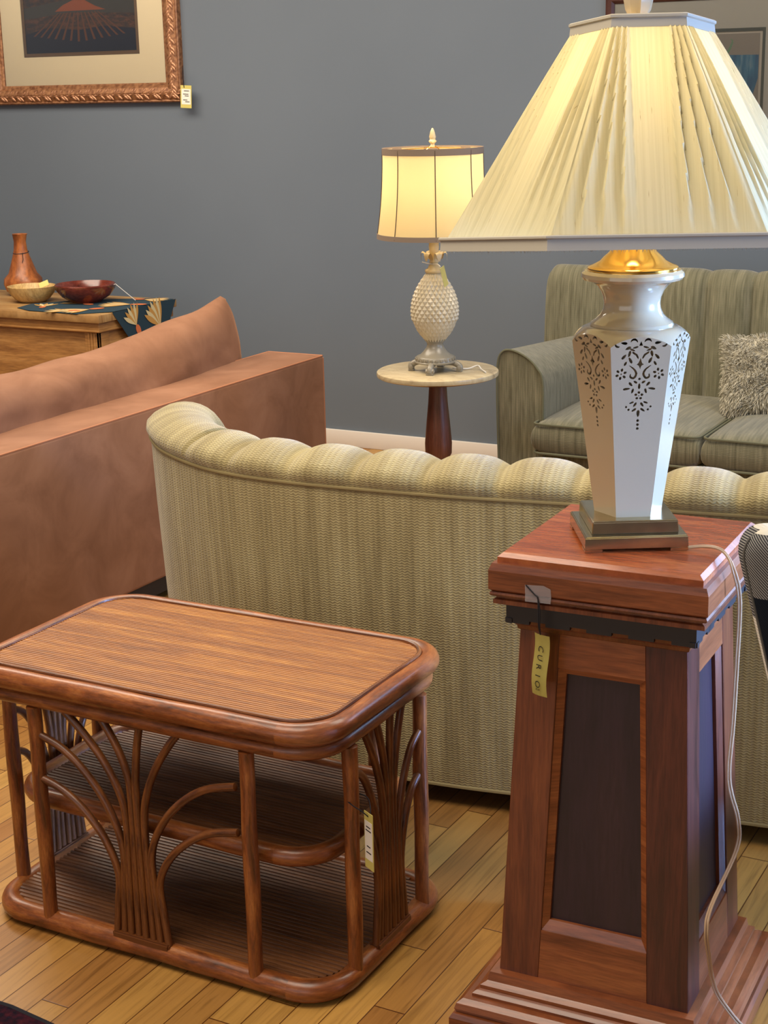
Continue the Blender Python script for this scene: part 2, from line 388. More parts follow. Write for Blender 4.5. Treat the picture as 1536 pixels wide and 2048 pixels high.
# ---------------------------------------------------------------- the room
WY = 6.1
bm = NB(); box(bm, -7, 2.5, -2.6, WY, -.08, 0); o = obj('floor', bm, FLOOR, smooth=False); tag(o, 'honey oak strip floor running towards the blue-grey wall', kind='structure')
bm = NB(); box(bm, -7, .15, WY, WY+.12, 0, 3.2); box(bm, 1.75, 2.5, WY, WY+.12, 0, 3.2); box(bm, .15, 1.75, WY, WY+.12, 0, .4); box(bm, .15, 1.75, WY, WY+.12, 2.6, 3.2); o = obj('wall_back', bm, WALLP, smooth=False); tag(o, 'blue-grey painted wall behind the lamps and sofas', kind='structure')
bm = NB(); box(bm, -7.12, -7, -2.6, WY+.12, 0, 3.2); o = obj('wall_left', bm, WALLP, smooth=False); tag(o, 'blue-grey side wall out of view on the left', kind='structure')
bm = NB()
box(bm, 2.5, 2.62, -2.6, 1.7, 0, 3.2); box(bm, 2.5, 2.62, 4.4, WY+.12, 0, 3.2); box(bm, 2.5, 2.62, 1.7, 4.4, 0, .15); box(bm, 2.5, 2.62, 1.7, 4.4, 2.4, 3.2)
o = obj('wall_right', bm, WALLP, smooth=False); tag(o, 'side wall with the daylight window, out of view', kind='structure')
bm = NB(); box(bm, -7.12, 2.62, -2.72, -2.6, 0, 3.2); o = obj('wall_front', bm, CEIL, smooth=False); tag(o, 'pale wall behind the viewer', kind='structure')
bm = NB(); box(bm, -7.12, 2.62, -2.72, WY+.12, 3.2, 3.3); o = obj('ceiling', bm, CEIL, smooth=False); tag(o, 'off-white ceiling out of view', kind='structure')
bm = NB(); box(bm, -7, 2.5, WY-.016, WY, 0, .075, .003); o = obj('baseboard_back', bm, TRIM); tag(o, 'white baseboard along the blue-grey wall', kind='structure')

# ---------------------------------------------------------------- rattan end table
T = empty('rattan_side_table', (-1.675, 2.338, 0), 0, 'three-tier brown rattan side table with fan-shaped cane sides on the oak floor', 'side table')
TX0, TX1, TY0, TY1 = -.411, .411, -.25, .245
def rim(bm, x0, x1, y0, y1, z, r, cr=.1, n=14, seed=1):
    pts = [Vector((x, y, z)) for x, y in densify(rrect(x0+r, x1-r, y0+r, y1-r, cr-r, 9), .02)]
    random.seed(seed); ph = [random.random()*6 for _ in range(4)]
    k = len(pts)
    def rr(t):
        return r*(1+.03*sin(2*PI*t*5+ph[0])+.025*sin(2*PI*t*11+ph[1]))
    tube(bm, pts, rr, n, closed=True)
def slat_shelf(bm, x0, x1, y0, y1, z, cr, pitch, rr, th=.012):
    n = int((y1-y0)/pitch)
    for k in range(n):
        y = y0+(k+.5)*(y1-y0)/n
        dy = max(0, cr-min(y-y0, y1-y)); ins = cr-math.sqrt(max(0, cr*cr-dy*dy)) if dy > 0 else 0
        xa, xb = x0+ins, x1-ins; hw = (y1-y0)/n/2
        A = []; B = []
        for q in range(5):
            a = PI*q/4; A.append(bm.verts.new((xa, y-hw*cos(a), z-rr+rr*sin(a)))); B.append(bm.verts.new((xb, y-hw*cos(a), z-rr+rr*sin(a))))
        for q in range(4): bm.faces.new((A[q], A[q+1], B[q+1], B[q]))
    o2 = rrect(x0, x1, y0, y1, cr, 8); prism(bm, o2, z-th, z-rr*.9, lambda u, v, h: Vector((u, v, h)))
# top tier
bm = NB(); rim(bm, TX0-.005, TX1+.005, TY0-.01, TY1+.01, .528, .0205, seed=1); top = obj('top_rim', bm, RATTAN, T)
bm = NB(); tube(bm, [Vector((x, y, .5465)) for x, y in densify(rrect(TX0+.029, TX1-.029, TY0+.026, TY1-.026, .075, 9), .02)], .0045, 8, closed=True); obj('rim_beading', bm, RATTAN_THIN, top)
bm = NB(); slat_shelf(bm, TX0+.03, TX1-.03, TY0+.027, TY1-.027, .546, .075, .0075, .0022); obj('slatted_top', bm, SLATS, T)
bm = NB(); rim(bm, TX0+.004, TX1-.004, TY0+.0, TY1-.0, .494, .0155, seed=2); obj('under_rail', bm, RATTAN, T)
# middle shelf
ms = .045
bm = NB(); rim(bm, TX0+ms, TX1-ms, TY0+ms, TY1-ms, .262, .018, seed=3); o = obj('shelf_rim', bm, RATTAN, T)
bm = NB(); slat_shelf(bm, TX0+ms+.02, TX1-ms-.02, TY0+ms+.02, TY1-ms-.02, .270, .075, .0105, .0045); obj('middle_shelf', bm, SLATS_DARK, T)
# base
bm = NB(); rim(bm, TX0, TX1, TY0, TY1, .024, .0215, seed=4); obj('base_rim', bm, RATTAN, T)
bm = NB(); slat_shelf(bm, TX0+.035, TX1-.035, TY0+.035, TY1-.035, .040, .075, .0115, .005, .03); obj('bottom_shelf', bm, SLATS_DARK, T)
def post(x, y, name='post'):
    bm = NB(); random.seed(int(x*1000+y*777)); k = random.random()*6
    tube(bm, [(x+.0008*sin(j+k), y, .03+j*(.478-.03)/12) for j in range(13)], lambda t: .0145+.0007*sin(9*t+k), 14)
    return obj(name, bm, RATTAN, T)
fy = TY0+.017; sxx = TX1-.017
for x, y in ((-.24, fy), (.24, fy), (-.24, -fy), (.24, -fy), (sxx, -.135), (sxx, .135), (-sxx, -.135), (-sxx, .135)):
    post(x, y)
def fan(fn, half):
    """fn(u, z, d) -> point; half = distance to the posts"""
    rods = []
    spec = [(-7, .17, -half+.01, .335, 'p'), (-5, .225, -half+.01, .425, 'p'), (-3, .285, -half*.62, .482, 'r'), (-1, .34, -half*.27, .482, 'r'),
            (1, .34, half*.1, .482, 'r'), (3, .285, half*.45, .482, 'r'), (5, .225, half-.01, .405, 'p'), (7, .17, half-.01, .315, 'p')]
    bmr = []
    for k, (s, zb, ue, ze, typ) in enumerate(spec):
        u0_ = s*.0068; bm = NB()
        P = [(u0_*1.25, .045), (u0_*1.1, .045+(zb-.045)*.5), (u0_, zb)]
        if typ == 'p':
            for t in (.25, .5, .75, 1):
                P.append((u0_+(ue-u0_)*t**1.45, zb+(ze-zb)*(1-(1-t)**1.6)))
        else:
            for t in (.3, .6, .85, 1):
                P.append((u0_+(ue-u0_)*t**1.9, zb+(ze-zb)*t))
        d = 0 if k % 2 else .0015
        tube(bm, catmull([fn(a, b, d) for a, b in P], 6), .0076, 10)
        obj('cane_rod', bm, RATTAN_THIN, T)
    bm = NB(); pts = [(-.066, .033), (.066, .033), (.066, .049), (-.066, .049)]
    prism(bm, pts, -.012, .012, lambda u, v, h: fn(u, v, h)); bmesh.ops.bevel(bm, geom=list(bm.edges), offset=.003, segments=2, affect='EDGES')
    obj('fan_binding', bm, RATTAN_THIN, T)
fan(lambda u, z, d: Vector((u-.015, fy-d, z)), .24)
fan(lambda u, z, d: Vector((-u+.015, -fy+d, z)), .24)
fan(lambda u, z, d: Vector((sxx+d, u, z)), .135)
fan(lambda u, z, d: Vector((-sxx-d, -u, z)), .135)

# price tag tied to the table's front right post
tg = empty('price_tag', (-1.25, 2.205, .33), 0, 'white and yellow price tag tied to the rattan table post', 'tag')
bm = NB(); M = Matrix.Translation((-1.2425, 2.196, .305)) @ Matrix.Rotation(R(-30), 4, 'Z')
box(bm, -.0145, .0145, -.0006, .0006, -.055, .055, 0, M=M); wobj('card', bm, YTAG, tg, smooth=False)
bm = NB(); box(bm, -.0125, .0125, -.0011, .0011, -.037, .038, 0, M=M)
for j, (a, b) in enumerate(((.026, .014), (.019, .018), (-.012, .012), (-.024, .016))): box(bm, -b/2, b/2, -.0014, -.0011, a, a+.0022, mat=1, M=M)
wobj('paper_sticker', bm, [WTAG, INK], tg, smooth=False)
bm = NB(); tube(bm, catmull([(-1.2425, 2.196, .352), (-1.252, 2.188, .365), (-1.268, 2.186, .373), (-1.285, 2.195, .378), (-1.286, 2.222, .378), (-1.262, 2.228, .372), (-1.243, 2.205, .36), (-1.2425, 2.196, .352)], 5), .0011, 6)
wobj('string', bm, BSTRING, tg)

# ---------------------------------------------------------------- tapered wooden pedestal
P = empty('wooden_pedestal', (-.836, 2.390, 0), R(2), 'tapered cherry wood display pedestal with dark recessed panels, under the large lamp', 'pedestal')
def sqring(bm, levels, mat=0):
    """levels: (half, z); closed square solid of stacked squares, mitred"""
    V = [[bm.verts.new((sx*h, sy*h, z)) for sx, sy in ((-1, -1), (1, -1), (1, 1), (-1, 1))] for h, z in levels]
    for A, B in zip(V, V[1:]):
        for k in range(4): bm.faces.new((A[k], A[(k+1) % 4], B[(k+1) % 4], B[k])).material_index = mat
    bm.faces.new(V[0][::-1]).material_index = mat; bm.faces.new(V[-1]).material_index = mat
bm = NB(); sqring(bm, [(.236, 0), (.236, .03), (.231, .038), (.226, .039), (.229, .046), (.226, .056), (.217, .063), (.205, .064), (.205, .069), (.2, .073), (.194, .075), (.194, .082), (.187, .086), (.184, .088), (.181, .104), (.17, .106)])
obj('stepped_base', bm, CH_H, P, angle=25)
ZB, ZT = .104, .736; HB, HT = .168, .141
def hz(z): return HB+(HT-HB)*(z-ZB)/(ZT-ZB)
def face_pt(k, u, z, d):
    """k side index, u lateral, d depth in from the face"""
    y = -(hz(z)-d); a = k*PI/2
    return Vector((u*cos(a)-y*sin(a), u*sin(a)+y*cos(a), z))
def slab(bm, k, us0, us1, z0, z1, d0, d1, mat=0):
    """us0(z), us1(z) lateral edges"""
    q = []
    for d in (d0, d1):
        for z, f in ((z0, us0), (z0, us1), (z1, us1), (z1, us0)): q.append(bm.verts.new(face_pt(k, f(z), z, d)))
    for f in ((0, 1, 2, 3), (7, 6, 5, 4), (0, 4, 5, 1), (1, 5, 6, 2), (2, 6, 7, 3), (3, 7, 4, 0)):
        bm.faces.new([q[i] for i in f]).material_index = mat
SW = lambda z: .071-.003*(z-ZB)
# four corner posts
for k in range(4):
    bm = NB(); V = []
    for z in (ZB, ZT):
        h = hz(z); s = SW(z); pts = [(-h, -h), (-h+s, -h), (-h+s, -h+.022), (-h+.022, -h+.022), (-h+.022, -h+s), (-h, -h+s)]
        a = k*PI/2; V.append([bm.verts.new((x*cos(a)-y*sin(a), x*sin(a)+y*cos(a), z)) for x, y in pts])
    bm.faces.new(V[0][::-1]); bm.faces.new(V[1])
    for i in range(6): bm.faces.new((V[0][i], V[0][(i+1) % 6], V[1][(i+1) % 6], V[1][i]))
    bmesh.ops.bevel(bm, geom=[e for e in bm.edges if abs(e.verts[0].co.z-e.verts[1].co.z) > .3], offset=.0012, segments=1, affect='EDGES')
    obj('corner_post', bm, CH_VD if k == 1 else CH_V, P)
for k in range(4):
    L = lambda z: -hz(z)+SW(z)+.0002; Rr = lambda z: hz(z)-SW(z)-.0002
    bm = NB(); slab(bm, k, L, Rr, .672, ZT, .0008, .021); obj('top_rail', bm, CH_H, P, smooth=False)
    bm = NB(); slab(bm, k, L, Rr, ZB, .196, .0008, .021); obj('bottom_rail', bm, CH_H, P, smooth=False)
    bm = NB(); slab(bm, k, L, Rr, .18, .70, .017, .024); obj('recessed_panel', bm, CH_P, P, smooth=False)
    # moulding strips round the panel
    bm = NB()
    i0 = .002; mw = .012
    zA, zB = .196, .672
    A = [(L(zA), zA, .003), (Rr(zA), zA, .003), (Rr(zB), zB, .003), (L(zB), zB, .003)]
    Bm = [(L(zA)+mw, zA+mw*1.5, .011), (Rr(zA)-mw, zA+mw*1.5, .011), (Rr(zB)-mw, zB-mw, .011), (L(zB)+mw, zB-mw, .011)]
    Cc = [(a[0]*1, a[1], .0175) for a in Bm]
    VA = [bm.verts.new(face_pt(k, *a)) for a in A]; VB = [bm.verts.new(face_pt(k, *a)) for a in Bm]; VC = [bm.verts.new(face_pt(k, *a)) for a in Cc]
    for X, Y in ((VA, VB), (VB, VC)):
        for i in range(4): bm.faces.new((X[i], X[(i+1) % 4], Y[(i+1) % 4], Y[i]))
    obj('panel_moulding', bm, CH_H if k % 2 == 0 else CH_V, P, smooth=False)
bm = NB(); sqring(bm, [(.1395, .7285), (.144, .7315), (.1455, .738), (.151, .743), (.153, .752)]); obj('neck_moulding', bm, CH_V, P, smooth=False)
bm = NB(); sqring(bm, [(.159, .751), (.159, .782)])
for k in range(4):
    a = k*PI/2
    for j in range(-4, 5):
        if j % 2: continue
        M = Matrix.Rotation(a, 4, 'Z') @ Matrix.Translation((j*.035, -.1545, .7495)); box(bm, -.021, .021, -.004, .006, -.0045, .004, M=M)
obj('dark_frieze', bm, DARKFR, P, smooth=False)
bm = NB(); sqring(bm, [(.168, .779), (.1755, .781), (.1755, .788), (.1715, .7905), (.1715, .792), (.1785, .795), (.1805, .7985), (.1785, .802), (.174, .804)]); obj('cornice_moulding', bm, CH_V, P, angle=20)
bm = NB(); sqring(bm, [(.178, .8035), (.1815, .8065), (.1815, .8385), (.1770, .8500)]); obj('top_board', bm, CH_H, P, smooth=False)
bm = NB(); sqring(bm, [(.1700, .8495), (.1700, .8595), (.1625, .866)]); obj('raised_top', bm, CH_T, P, smooth=False)

# yellow tag hanging from tape
tg = empty('price_tag', (-.97, 2.2, .74), 0, 'long yellow tag with vertical lettering hanging from tape on the wooden pedestal', 'tag')
fp = lambda x, y, z: P.matrix_basis @ Vector((x, y, z))
P.matrix_basis
bm = NB()
pf = lambda u, z, d: fp(u, -.1825-d, z)
V = [pf(-.117, .822, .0006), pf(-.085, .824, .0006), pf(-.073, .819, .0006), pf(-.072, .8055, .0008), pf(-.073, .795, .0014), pf(-.1165, .794, .0014), pf(-.1165, .8045, .0008)]
poly(bm, V); wobj('clear_tape', bm, TAPE, tg, smooth=False)
bm = NB(); tube(bm, catmull([pf(-.115, .822, .0016), pf(-.100, .808, .002), pf(-.094, .803, .003), pf(-.0935, .78, .002), pf(-.0935, .755, .0), pf(-.0935, .738, -.008), pf(-.0945, .725, -.012)], 5), .0012, 6)
tube(bm, catmull([pf(-.094, .803, .003), pf(-.0905, .785, .003), pf(-.091, .755, .001), pf(-.0930, .738, -.007)], 5), .001, 6)
wobj('string', bm, BSTRING, tg)
TGM = Matrix.Translation(fp(-.092, -.1825+.005, .686)) @ Matrix.Rotation(R(2)+R(-24), 4, 'Z') @ Matrix.Rotation(PI/2, 4, 'X')
bm = NB()
def bend(j): return .004*sin(PI*j/10*1.6+.4)
grid(bm, lambda i, j: TGM @ Vector((-.016+.032*i/4, -.052+.104*j/10, bend(j)+.002*sin(i))), 5, 11)
bmesh.ops.solidify(bm, geom=list(bm.faces), thickness=.0008)
wobj('card', bm, YTAG, tg)
bm = NB()
for q, ch in enumerate('CURIO'):
    y = .028-q*.0148; jj = (y+.052)/.104*10
    text_bm(ch, .0165, TGM @ Matrix.Translation((0, y, bend(jj)+.0032)) @ Matrix.Rotation(-PI/2, 4, 'Z'), bm=bm)
text_bm('==', .009, TGM @ Matrix.Translation((0, -.041, bend(1)+.003)), bm=bm)
wobj('printed_letters', bm, INK, tg, smooth=False)

# ---------------------------------------------------------------- large table lamp
LC = Vector((-.839, 2.382, .866))
LA = empty('table_lamp', LC, R(30), 'large ivory porcelain table lamp with pleated silk shade on the wooden pedestal', 'lamp')
bm = NB()
def sq(h, z): return [(-h, -h, z), (h, -h, z), (h, h, z), (-h, h, z)]
def sqr(bm, levels):
    V = [[bm.verts.new(p) for p in sq(h, z)] for h, z in levels]
    for A, B in zip(V, V[1:]):
        for k in range(4): bm.faces.new((A[k], A[(k+1) % 4], B[(k+1) % 4], B[k]))
    bm.faces.new(V[0][::-1]); bm.faces.new(V[-1])
# lower plinth with cut-out feet
sqr(bm, [(.084, .006), (.083, .0245), (.0815, .026), (.0705, .0268)])
for sx_ in (-1, 1):
    for sy_ in (-1, 1):
        x0, x1 = sorted((sx_*.084, sx_*.055)); y0, y1 = sorted((sy_*.084, sy_*.055)); box(bm, x0, x1, y0, y1, 0, .0065)
sqr(bm, [(.0705, .0262), (.0695, .0465), (.068, .0485), (.066, .0490)])
bmesh.ops.bevel(bm, geom=[e for e in bm.edges if e.calc_length() > .02], offset=.0012, segments=2, affect='EDGES')
obj('stepped_metal_base', bm, NICKEL, LA, angle=30)
# hexagonal vase with openwork panels
ZV0, ZVC, ZVA = .049, .333, .349        # bottom, corner height, arch height
RB, RS = .0560, .0955
def hexR(z): return RB+(RS-RB)*((z-ZV0)/(ZVC-ZV0))
ap = cos(PI/6)
cutsym = []
def ell(cx, cy, l, w_, ang, n=10, tear=.0):
    out = []
    for k in range(n):
        a = 2*PI*k/n; x = l/2*cos(a); y = w_/2*sin(a)*(1-tear*cos(a)); c_, s_ = cos(R(ang)), sin(R(ang))
        out.append((cx+x*c_-y*s_, cy+x*s_+y*c_))
    return out
def arcband(cx, cy, r, a0, a1, w0, w1, n=9):
    o1, i1 = [], []
    for k in range(n+1):
        t = k/n; a = R(a0+(a1-a0)*t); ww = w0+(w1-w0)*sin(PI*min(1, t*1.0))
        o1.append((cx+(r+ww/2)*cos(a), cy+(r+ww/2)*sin(a))); i1.append((cx+(r-ww/2)*cos(a), cy+(r-ww/2)*sin(a)))
    return o1+i1[::-1]
def strokeband(pts, ws):
    C = catmull([(x, y, 0) for x, y in pts], 4); n = len(C); o1, i1 = [], []
    for k, p in enumerate(C):
        t = (C[min(k+1, n-1)]-C[max(k-1, 0)]).normalized(); nn = Vector((-t.y, t.x, 0)); f = k/(n-1)*(len(ws)-1); a = int(min(f, len(ws)-2)); ww = ws[a]+(ws[a+1]-ws[a])*(f-a)
        o1.append(((p+nn*ww/2).x, (p+nn*ww/2).y)); i1.append(((p-nn*ww/2).x, (p-nn*ww/2).y))
    return o1+i1[::-1]
half = [arcband(82, 290, 40, 190, 345, 8, 26), ell(200, 292, 78, 32, -8, tear=.4), arcband(268, 300, 34, -10, 120, 8, 24),
        ell(150, 352, 72, 34, 25, tear=.3), ell(62, 343, 70, 24, 15), ell(98, 372, 66, 24, -22, tear=-.2), ell(74, 415, 70, 24, -38, tear=-.2), ell(40, 446, 74, 24, -62, tear=-.2),
        ell(132, 418, 78, 32, 75, tear=.2), ell(196, 452, 76, 32, -48+95, tear=-.3), ell(118, 494, 82, 32, -62+0, tear=.2), ell(176, 532, 56, 28, 58),
        strokeband([(128, 556), (70, 600), (42, 655), (72, 704), (112, 690), (108, 655)], [6, 22, 26, 26, 22, 10]),
        ell(48, 752, 52, 26, -30, tear=.2), ell(104, 776, 62, 30, -50, tear=-.2), ell(150, 832, 88, 28, 8, tear=-.3), ell(78, 858, 62, 28, 72, tear=.2),
        ell(84, 998, 60, 22, 20, tear=.2), ell(42, 1022, 62, 28, 55, tear=.2), ell(52, 1086, 66, 26, 35, tear=.2), ell(146, 1048, 26, 26, 0, 8), ell(116, 1082, 28, 28, 0, 8)]
half += [ell(222+50*cos(R(60*q+20)), 655+50*sin(R(60*q+20)), 40, 30, 60*q+20, 8) for q in range(6)] + [ell(222, 655, 18, 18, 0, 6)]
cen = [[(0, 272), (24, 325), (-24, 325)], [(0, 468), (18, 520), (42, 545), (14, 560), (0, 600), (-14, 560), (-42, 545), (-18, 520)],
       ell(0, 715, 32, 32, 0, 8), ell(0, 802, 70, 30, 90, tear=-.2), ell(0, 1130, 84, 38, 90, tear=.3), ell(0, 1215, 34, 34, 0, 8), ell(0, 1264, 34, 34, 0, 8), ell(0, 1312, 34, 34, 0, 8)]
cen += [ell(38*cos(R(72*q-90)), 915+38*sin(R(72*q-90)), 34, 30, 0, 8) for q in range(5)] + [ell(0, 915, 14, 14, 0, 6)]
CUTS = []
S = .000133
for h in half:
    for s_ in (1, -1): CUTS.append([(s_*x, y) for x, y in h])
CUTS += cen
def cut2uv(p): return (p[0]*S, ZVA-.0-(p[1]-225)*S*1.03)
bm = NB()
DEPTH = .009
for k in range(6):
    a = k*PI/3
    def place(u, z, d, a=a):
        y = -(hexR(z)*ap-d); return Vector((u*cos(a)-y*sin(a), u*sin(a)+y*cos(a), z))
    def hw(z): return hexR(z)*.5
    ZS = .19; outer = [(-hw(ZS), ZS), (hw(ZS), ZS)]
    poly(bm, [place(-hw(ZV0), ZV0, 0), place(hw(ZV0), ZV0, 0), place(hw(ZS), ZS, 0), place(-hw(ZS), ZS, 0)])
    na = 12
    for q in range(na+1):
        t = q/na; u = hw(ZVC)*(1-2*t); outer.append((u, ZVC+(ZVA-ZVC)*sin(PI*t)**.8))
    if k == 0:
        holes = [[cut2uv(p) for p in c_] for c_ in CUTS]; allp = [outer]+holes; vin = []; ein = []
        for lp in allp:
            o0 = len(vin); vin += [Vector((u*10, z*10)) for u, z in lp]; ein += [(o0+i, o0+(i+1) % len(lp)) for i in range(len(lp))]
        cv, ce, cf, _a, _b, _c = delaunay_2d_cdt(vin, ein, [], 1, 1e-5)
        cv = [(v.x/10, v.y/10) for v in cv]
        def inside(p, lp):
            c_ = False; n = len(lp)
            for i in range(n):
                (x1, y1), (x2, y2) = lp[i], lp[(i+1) % n]
                if (y1 > p[1]) != (y2 > p[1]) and p[0] < (x2-x1)*(p[1]-y1)/(y2-y1)+x1: c_ = not c_
            return c_
        keep = []; cut = []
        for f in cf:
            cx_ = sum(cv[i][0] for i in f)/len(f); cz_ = sum(cv[i][1] for i in f)/len(f)
            if not inside((cx_, cz_), outer): continue
            (cut if any(inside((cx_, cz_), h_) for h_ in holes) else keep).append(f)
        ed = set(); 
        for f in cut:
            for i in range(len(f)): ed.add(frozenset((f[i], f[(i+1) % len(f)])))
        wall = set()
        for f in keep:
            for i in range(len(f)):
                e_ = frozenset((f[i], f[(i+1) % len(f)]))
                if e_ in ed: wall.add(e_)
    V = [bm.verts.new(place(u, z, 0)) for u, z in cv]; Vb = {}
    for f in keep: bm.faces.new([V[i] for i in f])
    for e_ in wall:
        i, j = tuple(e_)
        for q in (i, j):
            if q not in Vb: Vb[q] = bm.verts.new(place(cv[q][0], cv[q][1], .0038))
        bm.faces.new((V[i], V[j], Vb[j], Vb[i]))
    # inner wall behind the openwork
    poly(bm, [place(-hw(.1)*.97, .1, DEPTH), place(hw(.1)*.97, .1, DEPTH), place(hw(.335)*.97, .335, DEPTH), place(-hw(.335)*.97, .335, DEPTH)])
    # shoulder: from arch edge to the neck ring
    ar = [(hw(ZVC)*(1-2*q/na), ZVC+(ZVA-ZVC)*sin(PI*q/na)**.8) for q in range(na+1)]
    prev = [bm.verts.new(place(u, z, 0)) for u, z in ar]
    base_v = [place(u, z, 0) for u, z in ar]
    NR = 8; RN, ZN = .0665, .356
    for s_ in range(1, NR+1):
        t = s_/NR; cur = []
        for q, p in enumerate(base_v):
            ang = a-PI/2+PI/6-PI/3*q/na
            tgt = Vector((RN*cos(ang), RN*sin(ang), 0)); pr = Vector((p.x, p.y, 0)).lerp(tgt, t**1.15)
            z = p.z+(ZN-p.z)*sin(t*PI/2)
            cur.append(bm.verts.new((pr.x, pr.y, z)))
        for q in range(na): bm.faces.new((prev[q], prev[q+1], cur[q+1], cur[q]))
        prev = cur
poly(bm, [(RB*cos(k*PI/3), RB*sin(k*PI/3), ZV0) for k in range(6)])
for f in bm.faces: f.smooth = True
lathe(bm, [(.0660, .354), (.0668, .3575), (.0655, .361), (.058, .366), (.050, .374), (.0458, .383), (.0448, .392), (.0460, .401), (.0505, .412), (.0575, .421), (.068, .4275), (.0785, .430), (.0820, .4345), (.0810, .440), (.076, .4445), (.066, .4445)], 64)
bmesh.ops.remove_doubles(bm, verts=bm.verts, dist=.00005)
obj('hexagonal_openwork_vase', bm, PORC, LA, angle=28)
bm = NB(); lathe(bm, [(.0715, .4435), (.0718, .4485), (.0705, .450), (.063, .4525), (.052, .4585), (.046, .465), (.038, .472), (.032, .481), (.027, .487), (.015, .491), (.008, .495), (.008, .60), (.0, .60)], 64)
obj('brass_cap', bm, BRASS, LA)
bm = NB(); lathe(bm, [(0, .565), (.014, .567), (.016, .58), (.016, .61), (.012, .613), (0, .613)], 24)
for s_ in (-1, 1): tube(bm, catmull([(s_*.016, 0, .575), (s_*.05, 0, .62), (s_*.06, 0, .70), (s_*.035, 0, .80), (0, 0, .829)], 6), .0018, 6)
obj('socket_and_harp', bm, BRASS, LA)
bm = NB(); lathe(bm, [(0, .612), (.013, .613), (.014, .63), (.028, .66), (.03, .68), (.02, .70), (0, .708)], 20)
obj('light_bulb', bm, BULB, LA)
# shade
SHZ0, SHZ1 = .489, .809; SR0, SR1 = .307, .105
shade = NB(); NS = 96; NT = 30
uvl = shade.loops.layers.uv.verify(); lay = shade.loops.layers.color.new('layers')
def shade_pt(k, s_, t):
    """k side, s_ in -1..1 across, t 0 top .. 1 bottom"""
    Rr = SR1+(SR0-SR1)*t; w_ = Rr*.5; w0 = SR1*.5
    z = SHZ1+(SHZ0-SHZ1)*t
    x = s_*w_; d = 0; la = 1.0
    if w_-w0 > .002:
        av = (abs(x)-w0*.55)/(w_-w0*.55)
        if av > 0:
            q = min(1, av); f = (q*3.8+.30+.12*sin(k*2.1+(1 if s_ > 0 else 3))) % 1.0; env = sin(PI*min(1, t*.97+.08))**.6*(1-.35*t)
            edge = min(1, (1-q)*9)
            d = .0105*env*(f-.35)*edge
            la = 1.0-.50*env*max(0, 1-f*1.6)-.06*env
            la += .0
    a = k*PI/3; y = -(Rr*ap+d)
    return Vector((x*cos(a)-y*sin(a), x*sin(a)+y*cos(a), z)), (x, z), la
for k in range(6):
    G = [[shade_pt(k, -1+2*i/NS, j/NT) for j in range(NT+1)] for i in range(NS+1)]
    V = [[shade.verts.new(g[0]) for g in row_] for row_ in G]
    for i in range(NS):
        for j in range(NT):
            idx = ((i, j), (i+1, j), (i+1, j+1), (i, j+1))
            f = shade.faces.new([V[a_][b_] for a_, b_ in idx])
            for lp, (a_, b_) in zip(f.loops, idx):
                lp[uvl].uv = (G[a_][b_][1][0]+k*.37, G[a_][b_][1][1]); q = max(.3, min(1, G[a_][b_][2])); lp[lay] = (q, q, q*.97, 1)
bmesh.ops.remove_doubles(shade, verts=shade.verts, dist=.00005)
SHROT = R(-5)
so = obj('pleated_shade', shade, SILK, LA); so.rotation_euler = (R(-5.5), 0, SHROT); so.location = (0, -.0775, .0035)
def hexband(bm, Ra, za, Rb, zb, th):
    V = []
    for rr, z in ((Ra, za), (Rb, zb), (Rb-th, zb), (Ra-th, za)):
        V.append([bm.verts.new((rr*cos(k*PI/3), rr*sin(k*PI/3), z)) for k in range(6)])
    for A, B in zip(V, V[1:]+V[:1]):
        for k in range(6): bm.faces.new((A[k], A[(k+1) % 6], B[(k+1) % 6], B[k]))
bm = NB(); hexband(bm, SR0+.004, SHZ0+.008, SR0+.005, SHZ0-.010, .006)
hp = [((SR0+.0055)*cos(k*PI/3), (SR0+.0055)*sin(k*PI/3), SHZ0+.009) for k in range(6)]
tube(bm, densify([Vector(p) for p in hp], .01), .0028, 6, closed=True)
random.seed(5)
for k in range(6):
    A = Vector((SR0*cos(k*PI/3), SR0*sin(k*PI/3), SHZ0-.009)); B = Vector((SR0*cos((k+1)*PI/3), SR0*sin((k+1)*PI/3), SHZ0-.009))
    for q in range(150):
        p = A.lerp(B, random.random()); tgt = p+Vector((random.uniform(-.002, .002), random.uniform(-.002, .002), -random.uniform(.002, .0065)))
        s2 = (B-A).normalized()*.0004
        bm.faces.new([bm.verts.new(v) for v in (p-s2, p+s2, tgt)])
q_ = obj('bottom_fringe_trim', bm, TRIMS, so, angle=30)
bm = NB(); hexband(bm, SR1+.006, SHZ1-.008, SR1+.004, SHZ1+.008, .007)
tube(bm, densify([Vector(((SR1+.004)*cos(k*PI/3), (SR1+.004)*sin(k*PI/3), SHZ1+.008)) for k in range(6)], .01), .0035, 6, closed=True)
obj('top_trim', bm, TRIMS, so, angle=30)
bm = NB()
for k in range(3):
    a = k*PI/3; tube(bm, [(SR1*cos(a), SR1*sin(a), SHZ1-.004), (0, 0, SHZ1+.018), (-SR1*cos(a), -SR1*sin(a), SHZ1-.004)], .0015, 6)
obj('shade_spider', bm, BRASS, so)
bm = NB(); lathe(bm, [(0, .827), (.013, .827), (.019, .838), (.0225, .856), (.022, .874), (.015, .892), (.006, .904), (.008, .912), (0, .92)], 24, fr=lambda a, i: 1+.05*cos(8*a))
obj('ceramic_finial', bm, PORC, LA)
bm = NB(); tube(bm, catmull([(-.01, 0, .49), (.04, -.025, .492), (.062, -.03, .489), (.070, -.028, .484)], 5), lambda t: .0022+.0012*t, 6)
obj('string_end', bm, STRING, LA)
